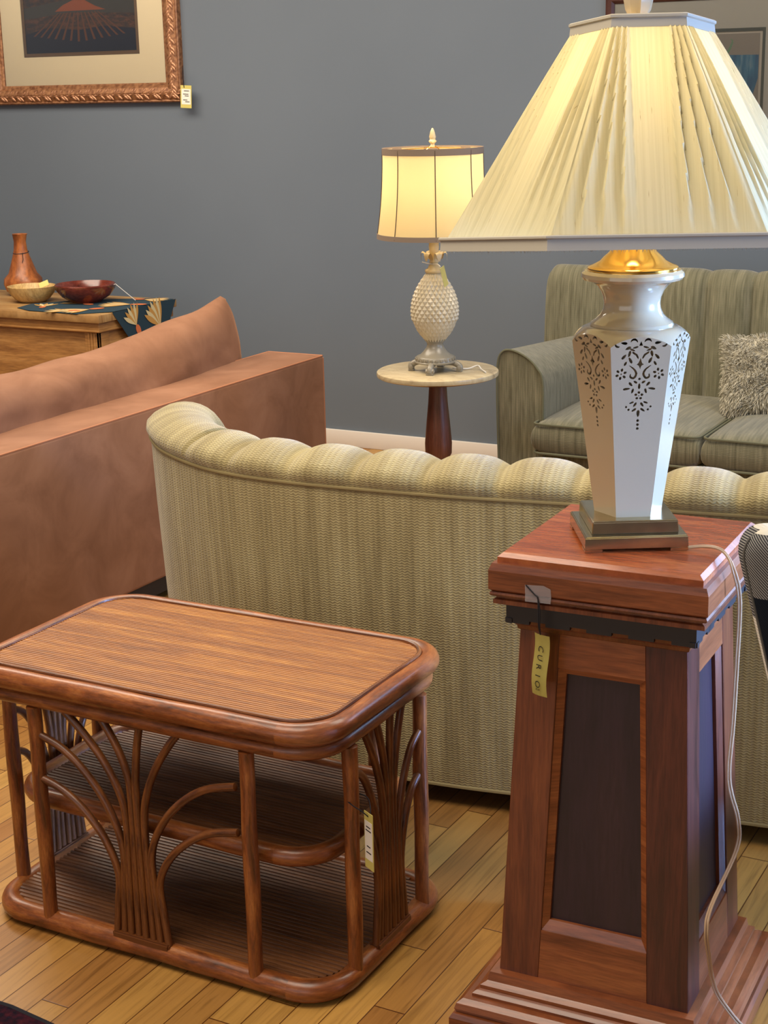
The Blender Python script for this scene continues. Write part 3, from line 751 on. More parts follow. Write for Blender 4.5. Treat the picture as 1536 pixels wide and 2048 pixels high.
# cord, two strands, down the pedestal's right side
for k_, (dx, dz) in enumerate(((0, 0), (.0035, .001))):
    if k_ == 0: bm = NB()
    pts = [(-.735, 2.352, .868), (-.70, 2.356, .874), (-.672, 2.345, .876), (-.652, 2.328, .868), (-.640, 2.315, .850), (-.634, 2.322, .82), (-.633, 2.33, .78), (-.634, 2.33, .70), (-.632, 2.315, .60), (-.634, 2.31, .50),
           (-.632, 2.37, .40), (-.630, 2.36, .35), (-.630, 2.22, .315), (-.626, 2.185, .29), (-.624, 2.195, .245), (-.622, 2.23, .165), (-.605, 2.27, .10), (-.585, 2.30, .055), (-.545, 2.32, .008), (-.4, 2.30, .006)]
    pts = [(x+dx*(1 if z < .86 else 0), y+(dx if z >= .86 else dx*.6), z+dz) for x, y, z in pts]
    tube(bm, catmull(pts, 6), .0019, 7)
wobj('power_cord', bm, CORD, LA)
pl = bpy.data.lights.new('lamp_bulb_glow', 'POINT'); pl.energy = 1.7; pl.color = (1, .76, .46); pl.shadow_soft_size = .035
lo = bpy.data.objects.new('lamp_bulb_glow', pl); COL.objects.link(lo); lo.parent = LA; lo.location = (0, 0, .70)

# ---------------------------------------------------------------- cream channel-back sofa
S0 = empty('cream_sofa', (-1.3, 3.35, 0), 0, 'cream curved-back sofa with scalloped channel tufting, its back turned to the rattan table', 'sofa')
path = [(-2.36, 3.82), (-2.425, 3.66), (-2.45, 3.48), (-2.435, 3.3), (-2.378, 3.135), (-2.265, 3.005), (-2.134, 2.93), (-2.0, 2.882), (-1.85, 2.865), (-1.70, 2.868), (-1.42, 2.895), (-1.166, 2.94), (-.846, 2.99), (-.5, 3.05), (-.22, 3.16), (-.06, 3.32), (0., 3.52), (-.01, 3.7), (-.06, 3.85)]
PC = catmull([(x, y, 0) for x, y in path], 14)
# arc-length resample
Ls = [0]
for a_, b_ in zip(PC, PC[1:]): Ls.append(Ls[-1]+(b_-a_).length)
TOT = Ls[-1]; NP = 760
def at_len(s_):
    s_ = min(max(s_, 0), TOT)
    lo_, hi_ = 0, len(Ls)-1
    while hi_-lo_ > 1:
        m_ = (lo_+hi_)//2
        if Ls[m_] <= s_: lo_ = m_
        else: hi_ = m_
    t = (s_-Ls[lo_])/max(1e-9, Ls[hi_]-Ls[lo_]); p = PC[lo_].lerp(PC[hi_], t)
    return p
def frame(s_):
    p = at_len(s_); t = (at_len(s_+.03)-at_len(s_-.03)).normalized(); return p, t, Vector((-t.y, t.x, 0))   # n points inward (towards +y)
# length at which x = -1.622 (a known valley) anchors the scallops
anchor = -.020+min((abs(at_len(q*TOT/2000).x+1.622)+abs(at_len(q*TOT/2000).y-2.9)*.5, q*TOT/2000) for q in range(2001))[1]
SP = .1655
def topz(s_):
    e = min(s_, TOT-s_); t = max(0, min(1, (.66-e)/.50)); return .752-.36*t*t*(3-2*t)+.013*math.exp(-((e-.78)/.22)**2)
def scal(s_):
    f = ((s_-anchor)/SP) % 1.0; e = min(s_, TOT-s_)
    amp = 1 if e > .98 else 0
    if s_ < anchor-SP*2.95: amp = 0
    v = (1-abs(2*f-1)**2.6)
    return v if amp else .75
def prof(s_, j, NJ):
    """profile from bottom outside up over to inside seat; returns (inward, z)"""
    tz = topz(s_); sc = scal(s_)
    base_ = [(.045, .055), (.034, .12), (.018, .35), (.005, .6), (.0, tz-.02), (.0, tz)]
    if tz < .72: base_ = [(a_, min(b_, tz*(.1+.16*i_))) for i_, (a_, b_) in enumerate(base_[:4])]+base_[4:]
    puff = []
    for q in range(1, 15):
        a = PI*q/14
        rr = .078+.0
        d = .078-.088*cos(a)*(1 if q > 1 else .98); z = tz+.004+(.047+.024*sc)*sin(a)
        if q < 4: d -= .010*sc*sin(PI*q/4)
        puff.append((d, z))
    inner = [(.160, tz-.05), (.168-.02*(1-sc), tz-.10), (.17, tz*.55), (.17, .30 if tz > .6 else .18)]
    pr = base_+puff+inner
    return pr
NJ = len(prof(0, 0, 0))
rows = []
for i in range(NP+1):
    s_ = TOT*i/NP; p, t, n = frame(s_)
    rows.append([(p+n*d+Vector((0, 0, z))) for d, z in prof(s_, 0, 0)])
# v coordinate = distance along profile
def vl(row_):
    L_ = [0]
    for a_, b_ in zip(row_, row_[1:]): L_.append(L_[-1]+(b_-a_).length)
    return L_
VL = [vl(r_) for r_ in rows]
bm = NB(); PI_ = 5
grid(bm, lambda i, j: rows[i][j], NP+1, PI_+1, uvf=lambda i, j: (TOT*i/NP, VL[min(i, NP)][j]))
wobj('outer_back', bm, CREAM, S0, angle=60)
bm = NB()
grid(bm, lambda i, j: rows[i][j+PI_], NP+1, NJ-PI_, uvf=lambda i, j: (TOT*i/NP, VL[min(i, NP)][j+PI_]))
for i in (0, NP):
    f = bm.faces.new([bm.verts.new(v) for v in rows[i]])
wobj('scalloped_top_roll', bm, CREAM, S0, angle=60)
bm = NB(); tube(bm, [rows[i][PI_]+frame(TOT*i/NP)[2]*-.002 for i in range(0, NP+1, 2)], .0045, 8); wobj('piping', bm, PIPE_C, S0)
bm = NB(); tube(bm, [rows[i][0]+Vector((0, 0, .002)) for i in range(0, NP+1, 3)], .005, 6); wobj('hem_welt', bm, PIPE_C, S0)
# seat deck and front apron, cushions
inn = [at_len(TOT*i/60)+frame(TOT*i/60)[2]*.15 for i in range(61)]
bm = NB(); prism(bm, [(p.x, p.y) for p in inn], .06, .34, lambda u, v, h: Vector((u, v, h))); wobj('seat_base', bm, CREAM, S0, angle=30)
for k in range(3):
    x0 = -2.22+.7*k+.02; bm = NB()
    box(bm, x0, x0+.67, 3.12+(.0 if k else .1), 3.80, .34, .44, .04, 4); wobj('seat_cushion', bm, CREAM, S0)
for x, y in ((-2.25, 3.2), (-1.3, 3.02), (-.25, 3.3), (-2.2, 3.7), (-.2, 3.7)):
    bm = NB(); lathe(bm, [(0, 0), (.018, 0), (.026, .062), (0, .062)], 16, x, y); wobj('leg', bm, BLACK, S0)

# ---------------------------------------------------------------- brown velvet sofa
B0 = empty('brown_velvet_sofa', (-3.4, 3.6, 0), 0, 'brown velvet sofa seen from behind, with a low square back and a large leaning pillow', 'sofa')
XB = -2.925; YE = 4.925; YF = 2.45; ZBk = .645
bm = NB(); box(bm, XB-.245, XB, YF, YE, .085, ZBk, .012, 3); wobj('back_frame', bm, VELVET, B0)
bm = NB()
zq = ZBk-.006
for xx in (XB-.004, XB-.241):
    tube(bm, [(xx, YF+.01+(YE-YF-.02)*k/30, zq+.003) for k in range(31)], .0035, 6)
tube(bm, [(XB-.003, YE-.004, .09+(ZBk-.1)*k/10) for k in range(11)], .0035, 6)
tube(bm, [(XB-.004-(.237)*k/6, YE-.004, zq+.003) for k in range(7)], .0035, 6)
wobj('piping', bm, PIPE_B, B0)
bm = NB(); box(bm, -3.95, XB-.24, YE-.22, YE-.005, .085, .56, .02, 3); wobj('arm', bm, VELVET, B0)
bm = NB(); box(bm, -3.95, XB-.24, YF, YF+.22, .085, .56, .02, 3); wobj('arm', bm, VELVET, B0)
bm = NB(); box(bm, -3.93, XB-.24, YF+.22, YE-.22, .085, .30, .01); wobj('seat_base', bm, VELVET, B0)
for k in range(2):
    y0 = YF+.225+k*1.012; bm = NB(); box(bm, -3.96, XB-.25, y0, y0+1.0, .30, .44, .04, 4); wobj('seat_cushion', bm, VELVET, B0)
def pillow(bm, y0, y1, zt, corner=.0, seed=0):
    """big back pillow leaning on the back frame; grid in (y, z), thickness in x"""
    NU, NV = 60, 36
    for side in (1, -1):
        def fn(i, j):
            u = -1+2*i/(NU-1); v = -1+2*j/(NV-1)
            edge = max(0, (1-abs(u)**4)*(1-abs(v)**4))**.5
            pinch = 1+.0*(1-abs(v))*abs(u)**4
            y = (y0+y1)/2+u*(y1-y0)/2*pinch-u*.06*((v+1)/2)**2.2
            sag = .05*(1-u*u)**.8 if v > -2 else 0
            z = .44+(zt-.44)*(v+1)/2-(.105*(1-abs(u)**2.2)+.03*max(0, (abs(u)-.95)/.05)**2)*(v+1)/2
            wr = .012*noise.noise(Vector((y*3+seed, z*9-y*4, side*.5)))+.005*noise.noise(Vector((y*11+seed, z*16, 3)))
            x = -3.225-.10*(v+1)/2*.2+side*(.115*edge)+wr*edge*1.2
            z += .018*noise.noise(Vector((y*4+seed, 1, 1)))*(v+1)/2
            return Vector((x, y, z))
        grid(bm, fn, NU, NV)
    bmesh.ops.remove_doubles(bm, verts=bm.verts, dist=.0008)
bm = NB(); pillow(bm, 2.72, 4.83, .885, seed=3); wobj('back_pillow', bm, VELVET, B0, angle=180)
for y in (YF+.05, 3.65, YE-.12):
    for x in (XB-.06, -3.88):
        bm = NB(); box(bm, x-.03, x+.03, y-.05, y+.05, 0, .087, .003); wobj('leg', bm, BLACK, B0)
bm = NB(); box(bm, -3.9, XB-.02, YF+.02, YE-.02, .03, .086); wobj('dark_plinth', bm, BLACK, B0, smooth=False)

# ---------------------------------------------------------------- pine chest
CX1 = -4.215; CY0, CY1 = 5.235, 5.80; CZ = .685
CH = empty('pine_chest', (-5.0, 5.5, 0), 0, 'old knotty pine chest against the wall behind the brown sofa', 'chest')
bm = NB(); box(bm, -5.9, CX1, CY0, CY1, CZ-.035, CZ, .004); wobj('lid', bm, PINE_T, CH)
bm = NB(); box(bm, -5.885, CX1-.015, CY0+.015, CY1-.01, CZ-.075, CZ-.035, .003)
box(bm, -5.87, CX1-.03, CY0+.03, CY1-.01, .05, CZ-.074, .002); wobj('body', bm, PINE, CH)
bm = NB(); tube(bm, [(-5.885, CY0+.014, CZ-.072), (CX1-.014, CY0+.014, CZ-.072), (CX1-.014, CY1-.02, CZ-.072)], .005, 6); wobj('lid_moulding', bm, PINE, CH)
for x0, x1, y0, y1 in ((CX1-.10, CX1-.022, CY0+.022, CY0+.036), (CX1-.036, CX1-.022, CY0+.022, CY0+.09), (CX1-.036, CX1-.022, CY1-.1, CY1-.03)):
    bm = NB(); box(bm, x0, x1, y0, y1, .05, CZ-.076, .002)
    for q in (.3, .5, .7):
        if x1-x0 > .05: box(bm, x0+(x1-x0)*q-.004, x0+(x1-x0)*q+.004, y0-.004, y0, .06, CZ-.08, .0015)
    wobj('corner_stile', bm, PINE, CH)
bm = NB(); box(bm, -5.88, CX1-.02, CY0+.02, CY1-.01, 0, .06, .004); wobj('plinth', bm, PINE, CH)
# runner cloth
NAVY = plain('dark_teal_cotton', '17323f', .85); PETAL = plain('gold_petal_print', 'b98a44', .85); PETAL2 = plain('pale_petal_print', 'c9b98c', .85); CORE = plain('orange_print', 'c4683a', .85)
bm = NB(); zc_ = CZ+.0025; xs = CX1+.003
def onlid(x, y): return Vector((x, y, zc_+.0015*sin(40*x)*sin(31*y)))
lid = [(-4.72, 5.30), (-4.60, 5.240), (-4.33, 5.232), (CX1, 5.34), (CX1, 5.785), (-4.3, 5.79), (-4.62, 5.60), (-4.74, 5.42)]
poly(bm, [onlid(x, y) for x, y in lid])
poly(bm, [Vector((xs, 5.325, CZ+.002)), Vector((xs, 5.79, CZ+.002)), Vector((xs+.002, 5.72, CZ-.11)), Vector((xs+.006, 5.60, CZ-.235)), Vector((xs+.004, 5.45, CZ-.15))])
def petals(fn, cx, cy, ang, sz, n=7, spread=70, mats=(1, 2)):
    for q in range(n):
        a = R(ang-spread/2+spread*q/(n-1)); L_ = sz*(1-.12*abs(q-(n-1)/2)/n); pts = []
        for k in range(11):
            t = k/10; w_ = .085*sz*sin(PI*t**1.35)+.004*sz
            pts.append((t, w_))
        o_ = [(cx+cos(a)*L_*t-sin(a)*w_, cy+sin(a)*L_*t+cos(a)*w_) for t, w_ in pts]+[(cx+cos(a)*L_*t+sin(a)*w_, cy+sin(a)*L_*t-cos(a)*w_) for t, w_ in pts[::-1]]
        f = bm.faces.new([bm.verts.new(fn(u, v, q*.00004)) for u, v in o_[:-1]]); f.material_index = mats[q % 2]
    a = R(ang+180); o_ = ell(cx+cos(a)*sz*.22, cy+sin(a)*sz*.22, sz*.5, sz*.3, ang, 14)
    f = bm.faces.new([bm.verts.new(fn(u, v, .0005)) for u, v in o_]); f.material_index = 3
lf = lambda u, v, h: Vector((u, v, zc_+.0025+h)); sf = lambda u, v, h: Vector((xs+.0045+h, u, v))
petals(lf, -4.36, 5.36, 235, .14); petals(lf, -4.50, 5.50, 160, .13); petals(lf, -4.28, 5.55, 200, .15); petals(lf, -4.33, 5.71, 10, .12); petals(lf, -4.62, 5.36, 120, .10, 5)
petals(lf, -4.42, 5.29, 200, .11, 5)
petals(sf, 5.485, CZ-.075, 118, .105, 6); petals(sf, 5.66, CZ-.105, 120, .14, 7, 60); petals(sf, 5.5, CZ-.20, 200, .08, 3, 20)
rn = wobj('runner_cloth', bm, [NAVY, PETAL, PETAL2, CORE], empty('tmp', (0, 0, 0)), smooth=False)
tmp = rn.parent; rn.parent = None; bpy.data.objects.remove(tmp)
tag(rn, 'dark teal cloth with gold feather-like flowers draped over the pine chest corner', 'cloth')
def bowl(name, x, y, z0, prof, m, label):
    bm = NB(); lathe(bm, [(r_*1.27, z_*1.15) for r_, z_ in prof], 48); o = obj(name, bm, m); o.location = (x, y, z0); tag(o, label, 'bowl'); return o
DX = 1/529.
bowl('wooden_bowl', -4.80, 5.50, CZ+.001, [(0, 0), (.045, 0), (.062, .012), (.080, .036), (.0865, .062), (.0835, .063), (.076, .04), (.055, .016), (0, .010)], BOWL_L, 'pale turned wooden bowl holding a tag, at the foot of the bottle vase')
bowl('wooden_bowl', -4.54, 5.56, CZ+.0055, [(0, 0), (.055, 0), (.057, .004), (.085, .022), (.106, .052), (.108, .066), (.104, .070), (.1, .064), (.08, .03), (.05, .014), (0, .012)], BOWL_D, 'dark red-brown wooden bowl standing beside the printed cloth')
bm = NB()
def wv(a, i): return 1+.03*sin(3*a+i)+.02*sin(5*a-i*.7)
lathe(bm, [(0, 0), (.045, 0), (.078, .02), (.09, .05), (.087, .072), (.066, .095), (.054, .13), (.040, .17), (.031, .20), (.028, .235), (.033, .262), (.035, .268), (.027, .266), (.02, .24), (0, .23)], 40, fr=wv)
vo_ = obj('wooden_bottle_vase', bm, VASEW); vo_.location = (-5.01, 5.685, CZ); vo_.scale = (1.0, 1.0, 1.06); tag(vo_, 'tall two-tone wooden bottle vase with a string round its neck', 'vase')
bm = NB(); tube(bm, [(.036*cos(a_)*1.0, .036*sin(a_), .187+.004*sin(a_)) for a_ in [2*PI*k/24 for k in range(24)]], .0016, 6, closed=True); tube(bm, [(.03, -.024, .187), (.036, -.03, .16), (.03, -.036, .135)], .0014, 6)
obj('neck_string', bm, BSTRING, vo_)
bm = NB(); box(bm, -.022, .022, -.0006, .0006, -.014, .014, M=Matrix.Rotation(R(-25), 4, 'Y')); tg = obj('price_tag', bm, YTAG, smooth=False); tg.location = (-4.745, 5.52, CZ+.080); tg.rotation_euler = (R(-35), 0, R(20)); tag(tg, 'small yellow tag sticking out of the pale wooden bowl', 'tag')
bm = NB(); tube(bm, [(-4.412, 5.60, CZ+.080), (-4.405, 5.605, CZ+.084), (-4.34, 5.66, CZ+.006)], .0016, 6)
st = obj('string', bm, STRING); tag(st, 'white string running from the dark bowl rim down to the chest', 'string')

# ---------------------------------------------------------------- pictures on the wall
def rframe(bm, x0, x1, z0, z1, w_, prof_, y=WY):
    """mitred frame: prof_ list of (inward 0..1, depth)"""
    V = []
    for a_, d in prof_:
        q = w_*a_; V.append([bm.verts.new(p) for p in ((x0+q, y-d, z0+q), (x1-q, y-d, z0+q), (x1-q, y-d, z1-q), (x0+q, y-d, z1-q))])
    for A, B in zip(V, V[1:]):
        for k in range(4): bm.faces.new((A[k], A[(k+1) % 4], B[(k+1) % 4], B[k]))
FX0, FX1, FZ0, FZ1 = -5.46, -4.322, 1.549, 2.42; FWd = .088
PIC = empty('framed_picture', ((FX0+FX1)/2, WY, 1.6), 0, 'landscape picture in a carved bronze frame with a cream mat, hanging on the left', 'picture')
bm = NB(); rframe(bm, FX0, FX1, FZ0, FZ1, FWd, [(0, .0), (0, .028), (.06, .034), (.14, .030), (.25, .036), (.5, .044), (.75, .036), (.84, .026), (.93, .024), (1, .018), (1, .0)]); fr = wobj('carved_frame', bm, GILT, PIC, angle=25)
bm = NB(); random.seed(11)
def leaf(x, z, ang, L_, w_):
    c_, s_ = cos(ang), sin(ang); C0 = (x, z)
    V0 = []
    for k in range(9):
        t = k/8; u = -L_/2+L_*t; ww = w_/2*sin(PI*t)**.8; cur = .2*L_*(t-.5)**2
        V0.append(((u, ww+cur, .0), (u, cur, .007*sin(PI*t)), (u, -ww+cur, .0)))
    vv = [[bm.verts.new((x+a_*c_-b_*s_, WY-.040-h_, z+a_*s_+b_*c_)) for a_, b_, h_ in r_] for r_ in V0]
    for A, B in zip(vv, vv[1:]):
        for k in range(2): bm.faces.new((A[k], A[k+1], B[k+1], B[k]))
xx = FX0+.03
while xx < FX1-.02:
    s_ = 1 if int(xx*37) % 2 else -1
    leaf(xx, FZ0+.037+.010*s_, s_*.75, .046, .014); leaf(xx+.018, FZ0+.037-.010*s_, -s_*.7, .040, .012); leaf(xx+.01, FZ0+.036, .1, .03, .009); xx += .034
zz = FZ0+.03
while zz < FZ1-.02:
    s_ = 1 if int(zz*37) % 2 else -1
    for X in (FX1-.037, FX0+.037):
        leaf(X+.010*s_, zz, PI/2+s_*.75, .046, .014); leaf(X-.010*s_, zz+.018, PI/2-s_*.7, .040, .012); leaf(X, zz+.01, PI/2, .03, .009)
    zz += .034
wobj('leaf_relief', bm, GILT2, PIC, angle=180)
ix0, ix1, iz0, iz1 = FX0+FWd, FX1-FWd, FZ0+FWd, FZ1-FWd
WX0, WX1, WZ0, WZ1 = -5.245, -4.555, 1.768, 2.24
bm = NB(); rframe(bm, ix0-.004, ix1+.004, iz0-.004, iz1+.004, 1, [(0, .012), (0, .0121)])
def matboard(bm, a0, a1, b0, b1, c0, c1, d0, d1, y):
    o_ = [bm.verts.new(p) for p in ((a0, y, b0), (a1, y, b0), (a1, y, b1), (a0, y, b1))]; i_ = [bm.verts.new(p) for p in ((c0, y, d0), (c1, y, d0), (c1, y, d1), (c0, y, d1))]
    k_ = [bm.verts.new((v.co.x, y+.003, v.co.z)) for v in i_]
    for k in range(4): bm.faces.new((o_[k], o_[(k+1) % 4], i_[(k+1) % 4], i_[k])); bm.faces.new((i_[k], i_[(k+1) % 4], k_[(k+1) % 4], k_[k]))
bm.free(); bm = NB(); matboard(bm, ix0-.004, ix1+.004, iz0-.004, iz1+.004, WX0, WX1, WZ0, WZ1, WY-.012); wobj('mat_board', bm, MATB, PIC, smooth=False)
bm = NB(); rframe(bm, WX0+.001, WX1-.001, WZ0+.001, WZ1-.001, .016, [(0, .008), (.0, .0105), (.4, .0112), (.5, .0095), (1, .0105), (1, .008)]); wobj('inner_fillet', bm, plain('bronze_fillet', '6e5844', .4), PIC, smooth=False)
# painting, flat
A_SKY = plain('print_dusk', '3b3a38', .6); A_NAVY = plain('print_navy', '1a2030', .6); A_FIELD = plain('print_field', '54392e', .6); A_ROW = plain('print_row', '5f3b2b', .6); A_MOUND = plain('print_mound', '84472f', .6)
fld = Mat('print_mottled_field', .6); fld.col(fld.ramp(fld.noise(fld.coords('Object', (1, 1, 2.2)), 28, 6, .7), [(.3, srgb('1c2331')), (.5, srgb('3f302b')), (.72, srgb('6a4230'))])); A_MOT = fld.m
bm = NB(); yy = WY-.0065
def flat(pts, m, o_=0): poly(bm, [Vector((x, yy-o_, z)) for x, z in pts], m)
flat([(WX0, WZ0), (WX1, WZ0), (WX1, WZ1), (WX0, WZ1)], 0)
flat([(WX0, 1.87), (WX0+.15, 1.90), (-4.9, 1.885), (WX1-.2, 1.90), (WX1, 1.88), (WX1, 2.06), (WX0, 2.06)], 5, .0003)
flat([(WX0, 1.94), (-4.96, 1.965), (WX1, 1.95), (WX1, WZ1), (WX0, WZ1)], 1, .0004)
flat([(WX0, 1.99), (-5.0, 2.02), (-4.75, 2.03), (WX1, 2.0), (WX1, 2.07), (WX0, 2.06)], 5, .0005)
flat([(-5.04, 1.972), (-4.99, 2.0), (-4.93, 2.02), (-4.86, 2.018), (-4.80, 1.99), (-4.74, 1.972)], 4, .0006)
for k in range(13):
    a0 = -.62+k*.1; x0 = -4.90+.13*sin(a0)*1.6; x1 = -4.90+.38*sin(a0)*1.25
    flat([(x0-.003, 1.965), (x0+.003, 1.965), (x1+.008, 1.832+.05*abs(a0)), (x1-.006, 1.832+.05*abs(a0))], 3, .0007)
wobj('landscape_print', bm, [A_NAVY, A_SKY, A_FIELD, A_ROW, A_MOUND, A_MOT], PIC, smooth=False)
bm = NB(); box(bm, ix0-.003, ix1+.003, WY-.0165, WY-.0150, iz0-.003, iz1+.003); wobj('glass', bm, PGLASS, PIC, smooth=False)
# tag on frame corner
tg = empty('price_tag', (-4.31, WY-.03, 1.57), 0, 'small yellow and white tag hanging on the corner of the carved frame', 'tag')
M = Matrix.Translation((-4.283, WY-.046, 1.572)) @ Matrix.Rotation(R(3), 4, 'Y')
bm = NB(); box(bm, -.030, .030, -.0006, .0006, -.050, .050, M=M); wobj('card', bm, YTAG, tg, smooth=False)
bm = NB(); box(bm, -.024, .026, -.0012, .0012, -.034, .034, M=M)
for z, a_, b_ in ((.024, -.01, .018), (.010, -.015, .014), (.002, -.006, .016), (-.016, -.015, .008), (-.024, -.004, .02)): box(bm, a_, b_, -.0017, -.0013, z, z+.003, mat=1, M=M)
wobj('paper_sticker', bm, [WTAG, INK], tg, smooth=False)
bm = NB(); tube(bm, [(-4.297, WY-.04, 1.70), (-4.296, WY-.044, 1.65), (-4.290, WY-.047, 1.612)], .0022, 6); wobj('string', bm, BSTRING, tg)

# right picture
PX0, PX1, PZ0, PZ1 = -2.275, -1.40, 1.12, 1.925
PR = empty('framed_picture', ((PX0+PX1)/2, WY, 1.5), 0, 'blue and green painting in a grey mat, partly hidden behind the large lampshade', 'picture')
bm = NB(); rframe(bm, PX0, PX1, PZ0, PZ1, .034, [(0, 0), (0, .022), (.3, .028), (.7, .024), (1, .014), (1, 0)]); wobj('mahogany_frame', bm, DKFR, PR, angle=25)
ax0, ax1, az0, az1 = -2.14, -1.652, 1.27, 1.772
bm = NB(); matboard(bm, PX0+.03, PX1-.03, PZ0+.03, PZ1-.03, ax0-.012, ax1+.012, az0-.012, az1+.012, WY-.010); wobj('mat_board', bm, MATG, PR, smooth=False)
bm = NB(); rframe(bm, ax0-.012, ax1+.012, az0-.012, az1+.012, .012, [(0, .006), (0, .0095), (.5, .0095), (.5, .008), (1, .008), (1, .005)]); wobj('inner_fillet', bm, plain('dark_green_fillet', '3c443f', .5), PR, smooth=False)
P_GR = plain('print_warm_grey', '7a746c', .6); P_PALE = plain('print_pale_strip', 'a39c90', .6); P_GREEN = plain('print_sage_green', '5c7d62', .6); P_RED = plain('print_red_brown', '7c3f38', .6); P_OR = plain('print_brown', '6d5240', .6)
bl = Mat('print_brushed_blue', .6); bl.col(bl.ramp(bl.noise(bl.coords('Object', (22, 22, 4)), 1.5, 5), [(.3, srgb('1d4668')), (.5, srgb('2f6480')), (.68, srgb('7d8f92'))])); P_BLUE = bl.m
bm = NB(); yy = WY-.004
flat([(ax0-.004, az0-.004), (ax1+.004, az0-.004), (ax1+.004, az1+.004), (ax0-.004, az1+.004)], 1)
flat([(ax0+.02, az0+.02), (ax1-.01, az0+.02), (ax1-.01, az1-.008), (ax0+.02, az1-.008)], 0, .0003)
flat([(ax0+.05, 1.36), (-1.76, 1.34), (-1.715, 1.40), (-1.70, 1.48), (ax1-.013, 1.60), (ax1-.013, 1.685), (ax0+.05, 1.69)], 2, .0006)
def band2(pts, ws, m, o_): 
    f = strokeband(pts, ws); flat(f, m, o_)
band2([(-1.775, 1.745), (-1.768, 1.735), (-1.78, 1.705), (-1.79, 1.69), (-1.778, 1.665), (-1.772, 1.64), (-1.79, 1.615), (-1.82, 1.60)], [.002, .006, .009, .012, .018, .022, .02, .012], 3, .0009)
flat([(-1.83, 1.60), (-1.79, 1.62), (-1.75, 1.615), (-1.735, 1.605), (-1.765, 1.585), (-1.80, 1.58), (-1.83, 1.585)], 5, .0010)
flat([(-1.79, 1.585), (-1.765, 1.57), (-1.752, 1.545), (-1.758, 1.51), (-1.79, 1.49), (-1.82, 1.52), (-1.815, 1.57)], 4, .0011)
wobj('abstract_print', bm, [P_GR, P_PALE, P_BLUE, P_GREEN, P_RED, P_OR], PR, smooth=False)
bm = NB(); box(bm, PX0+.03, PX1-.03, WY-.0138, WY-.0125, PZ0+.03, PZ1-.03); wobj('glass', bm, PGLASS, PR, smooth=False)

# ---------------------------------------------------------------- small round table and pineapple lamp
RTC = (-2.305, 4.622); RZ = .68
RTb = empty('round_pedestal_table', (RTC[0], RTC[1], 0), 0, 'small round table with a cream marble top on a turned walnut column', 'side table')
bm = NB(); lathe(bm, [(0, RZ-.020), (.198, RZ-.020), (.2035, RZ-.017), (.205, RZ-.010), (.2035, RZ-.003), (.199, RZ), (0, RZ)], 72); obj('marble_top', bm, MARBLE, RTb)
bm = NB(); lathe(bm, [(0, RZ-.036), (.10, RZ-.036), (.15, RZ-.031), (.168, RZ-.0205), (0, RZ-.0205)], 56); obj('under_plate', bm, COLUMN, RTb)
bm = NB(); lathe(bm, [(0, .20), (.030, .20), (.034, .30), (.030, .365), (.036, .378), (.045, .395), (.046, .43), (.040, .50), (.033, .57), (.030, .62), (.032, RZ-.037), (0, RZ-.037)], 40); obj('turned_column', bm, COLUMN, RTb)
for k in range(3):
    a = k*2*PI/3+.5; bm = NB(); tube(bm, catmull([(.02*cos(a), .02*sin(a), .23), (.09*cos(a), .09*sin(a), .20), (.16*cos(a), .16*sin(a), .09), (.22*cos(a), .22*sin(a), .016)], 6), lambda t: .022-.008*t, 10); obj('leg', bm, COLUMN, RTb)
PLC = (-2.302, 4.60)
PL = empty('pineapple_lamp', (PLC[0], PLC[1], RZ), 0, 'cream pineapple-shaped ceramic lamp with a drum shade on the round marble-topped table', 'lamp')
bm = NB()
for k in range(4):
    a = k*PI/2+R(-62)-.25
    P_ = [(.03, .030), (.055, .031), (.072, .026), (.083, .017), (.084, .008)]
    c_, s_ = cos(a), sin(a)
    pts = []
    tube(bm, catmull([(r_*c_, r_*s_, z_) for r_, z_ in P_], 5), lambda t: .011-.001*t, 10)
    for sg in (-1, 1):
        tube(bm, [(.082*c_-sg*s_*.004, .082*s_+sg*c_*.004, .013), (.082*c_-sg*s_*.013, .082*s_+sg*c_*.013, .013)], .0085, 12)
    box(bm, -.009, .009, -.012, .012, 0, .008, .002, M=Matrix.Translation((.082*c_, .082*s_, 0)) @ Matrix.Rotation(a, 4, 'Z'))
lathe(bm, [(0, .026), (.040, .026), (.068, .030), (.070, .034), (.066, .037), (.064, .049), (.061, .052), (.052, .055), (.040, .066), (.030, .080), (.0265, .09), (.028, .097), (.033, .102), (.034, .106), (.0, .106)], 48, fr=lambda a, i: 1+(.02*(1 if sin(22*a) > 0 else -1) if i in (5,) else 0))
for k in range(24):
    a = 2*PI*k/24; box(bm, -.002, .002, -.005, .005, .039, .0475, .0008, 1, M=Matrix.Rotation(a, 4, 'Z') @ Matrix.Translation((.0655, 0, 0)))
obj('footed_base', bm, PEWTER, PL)
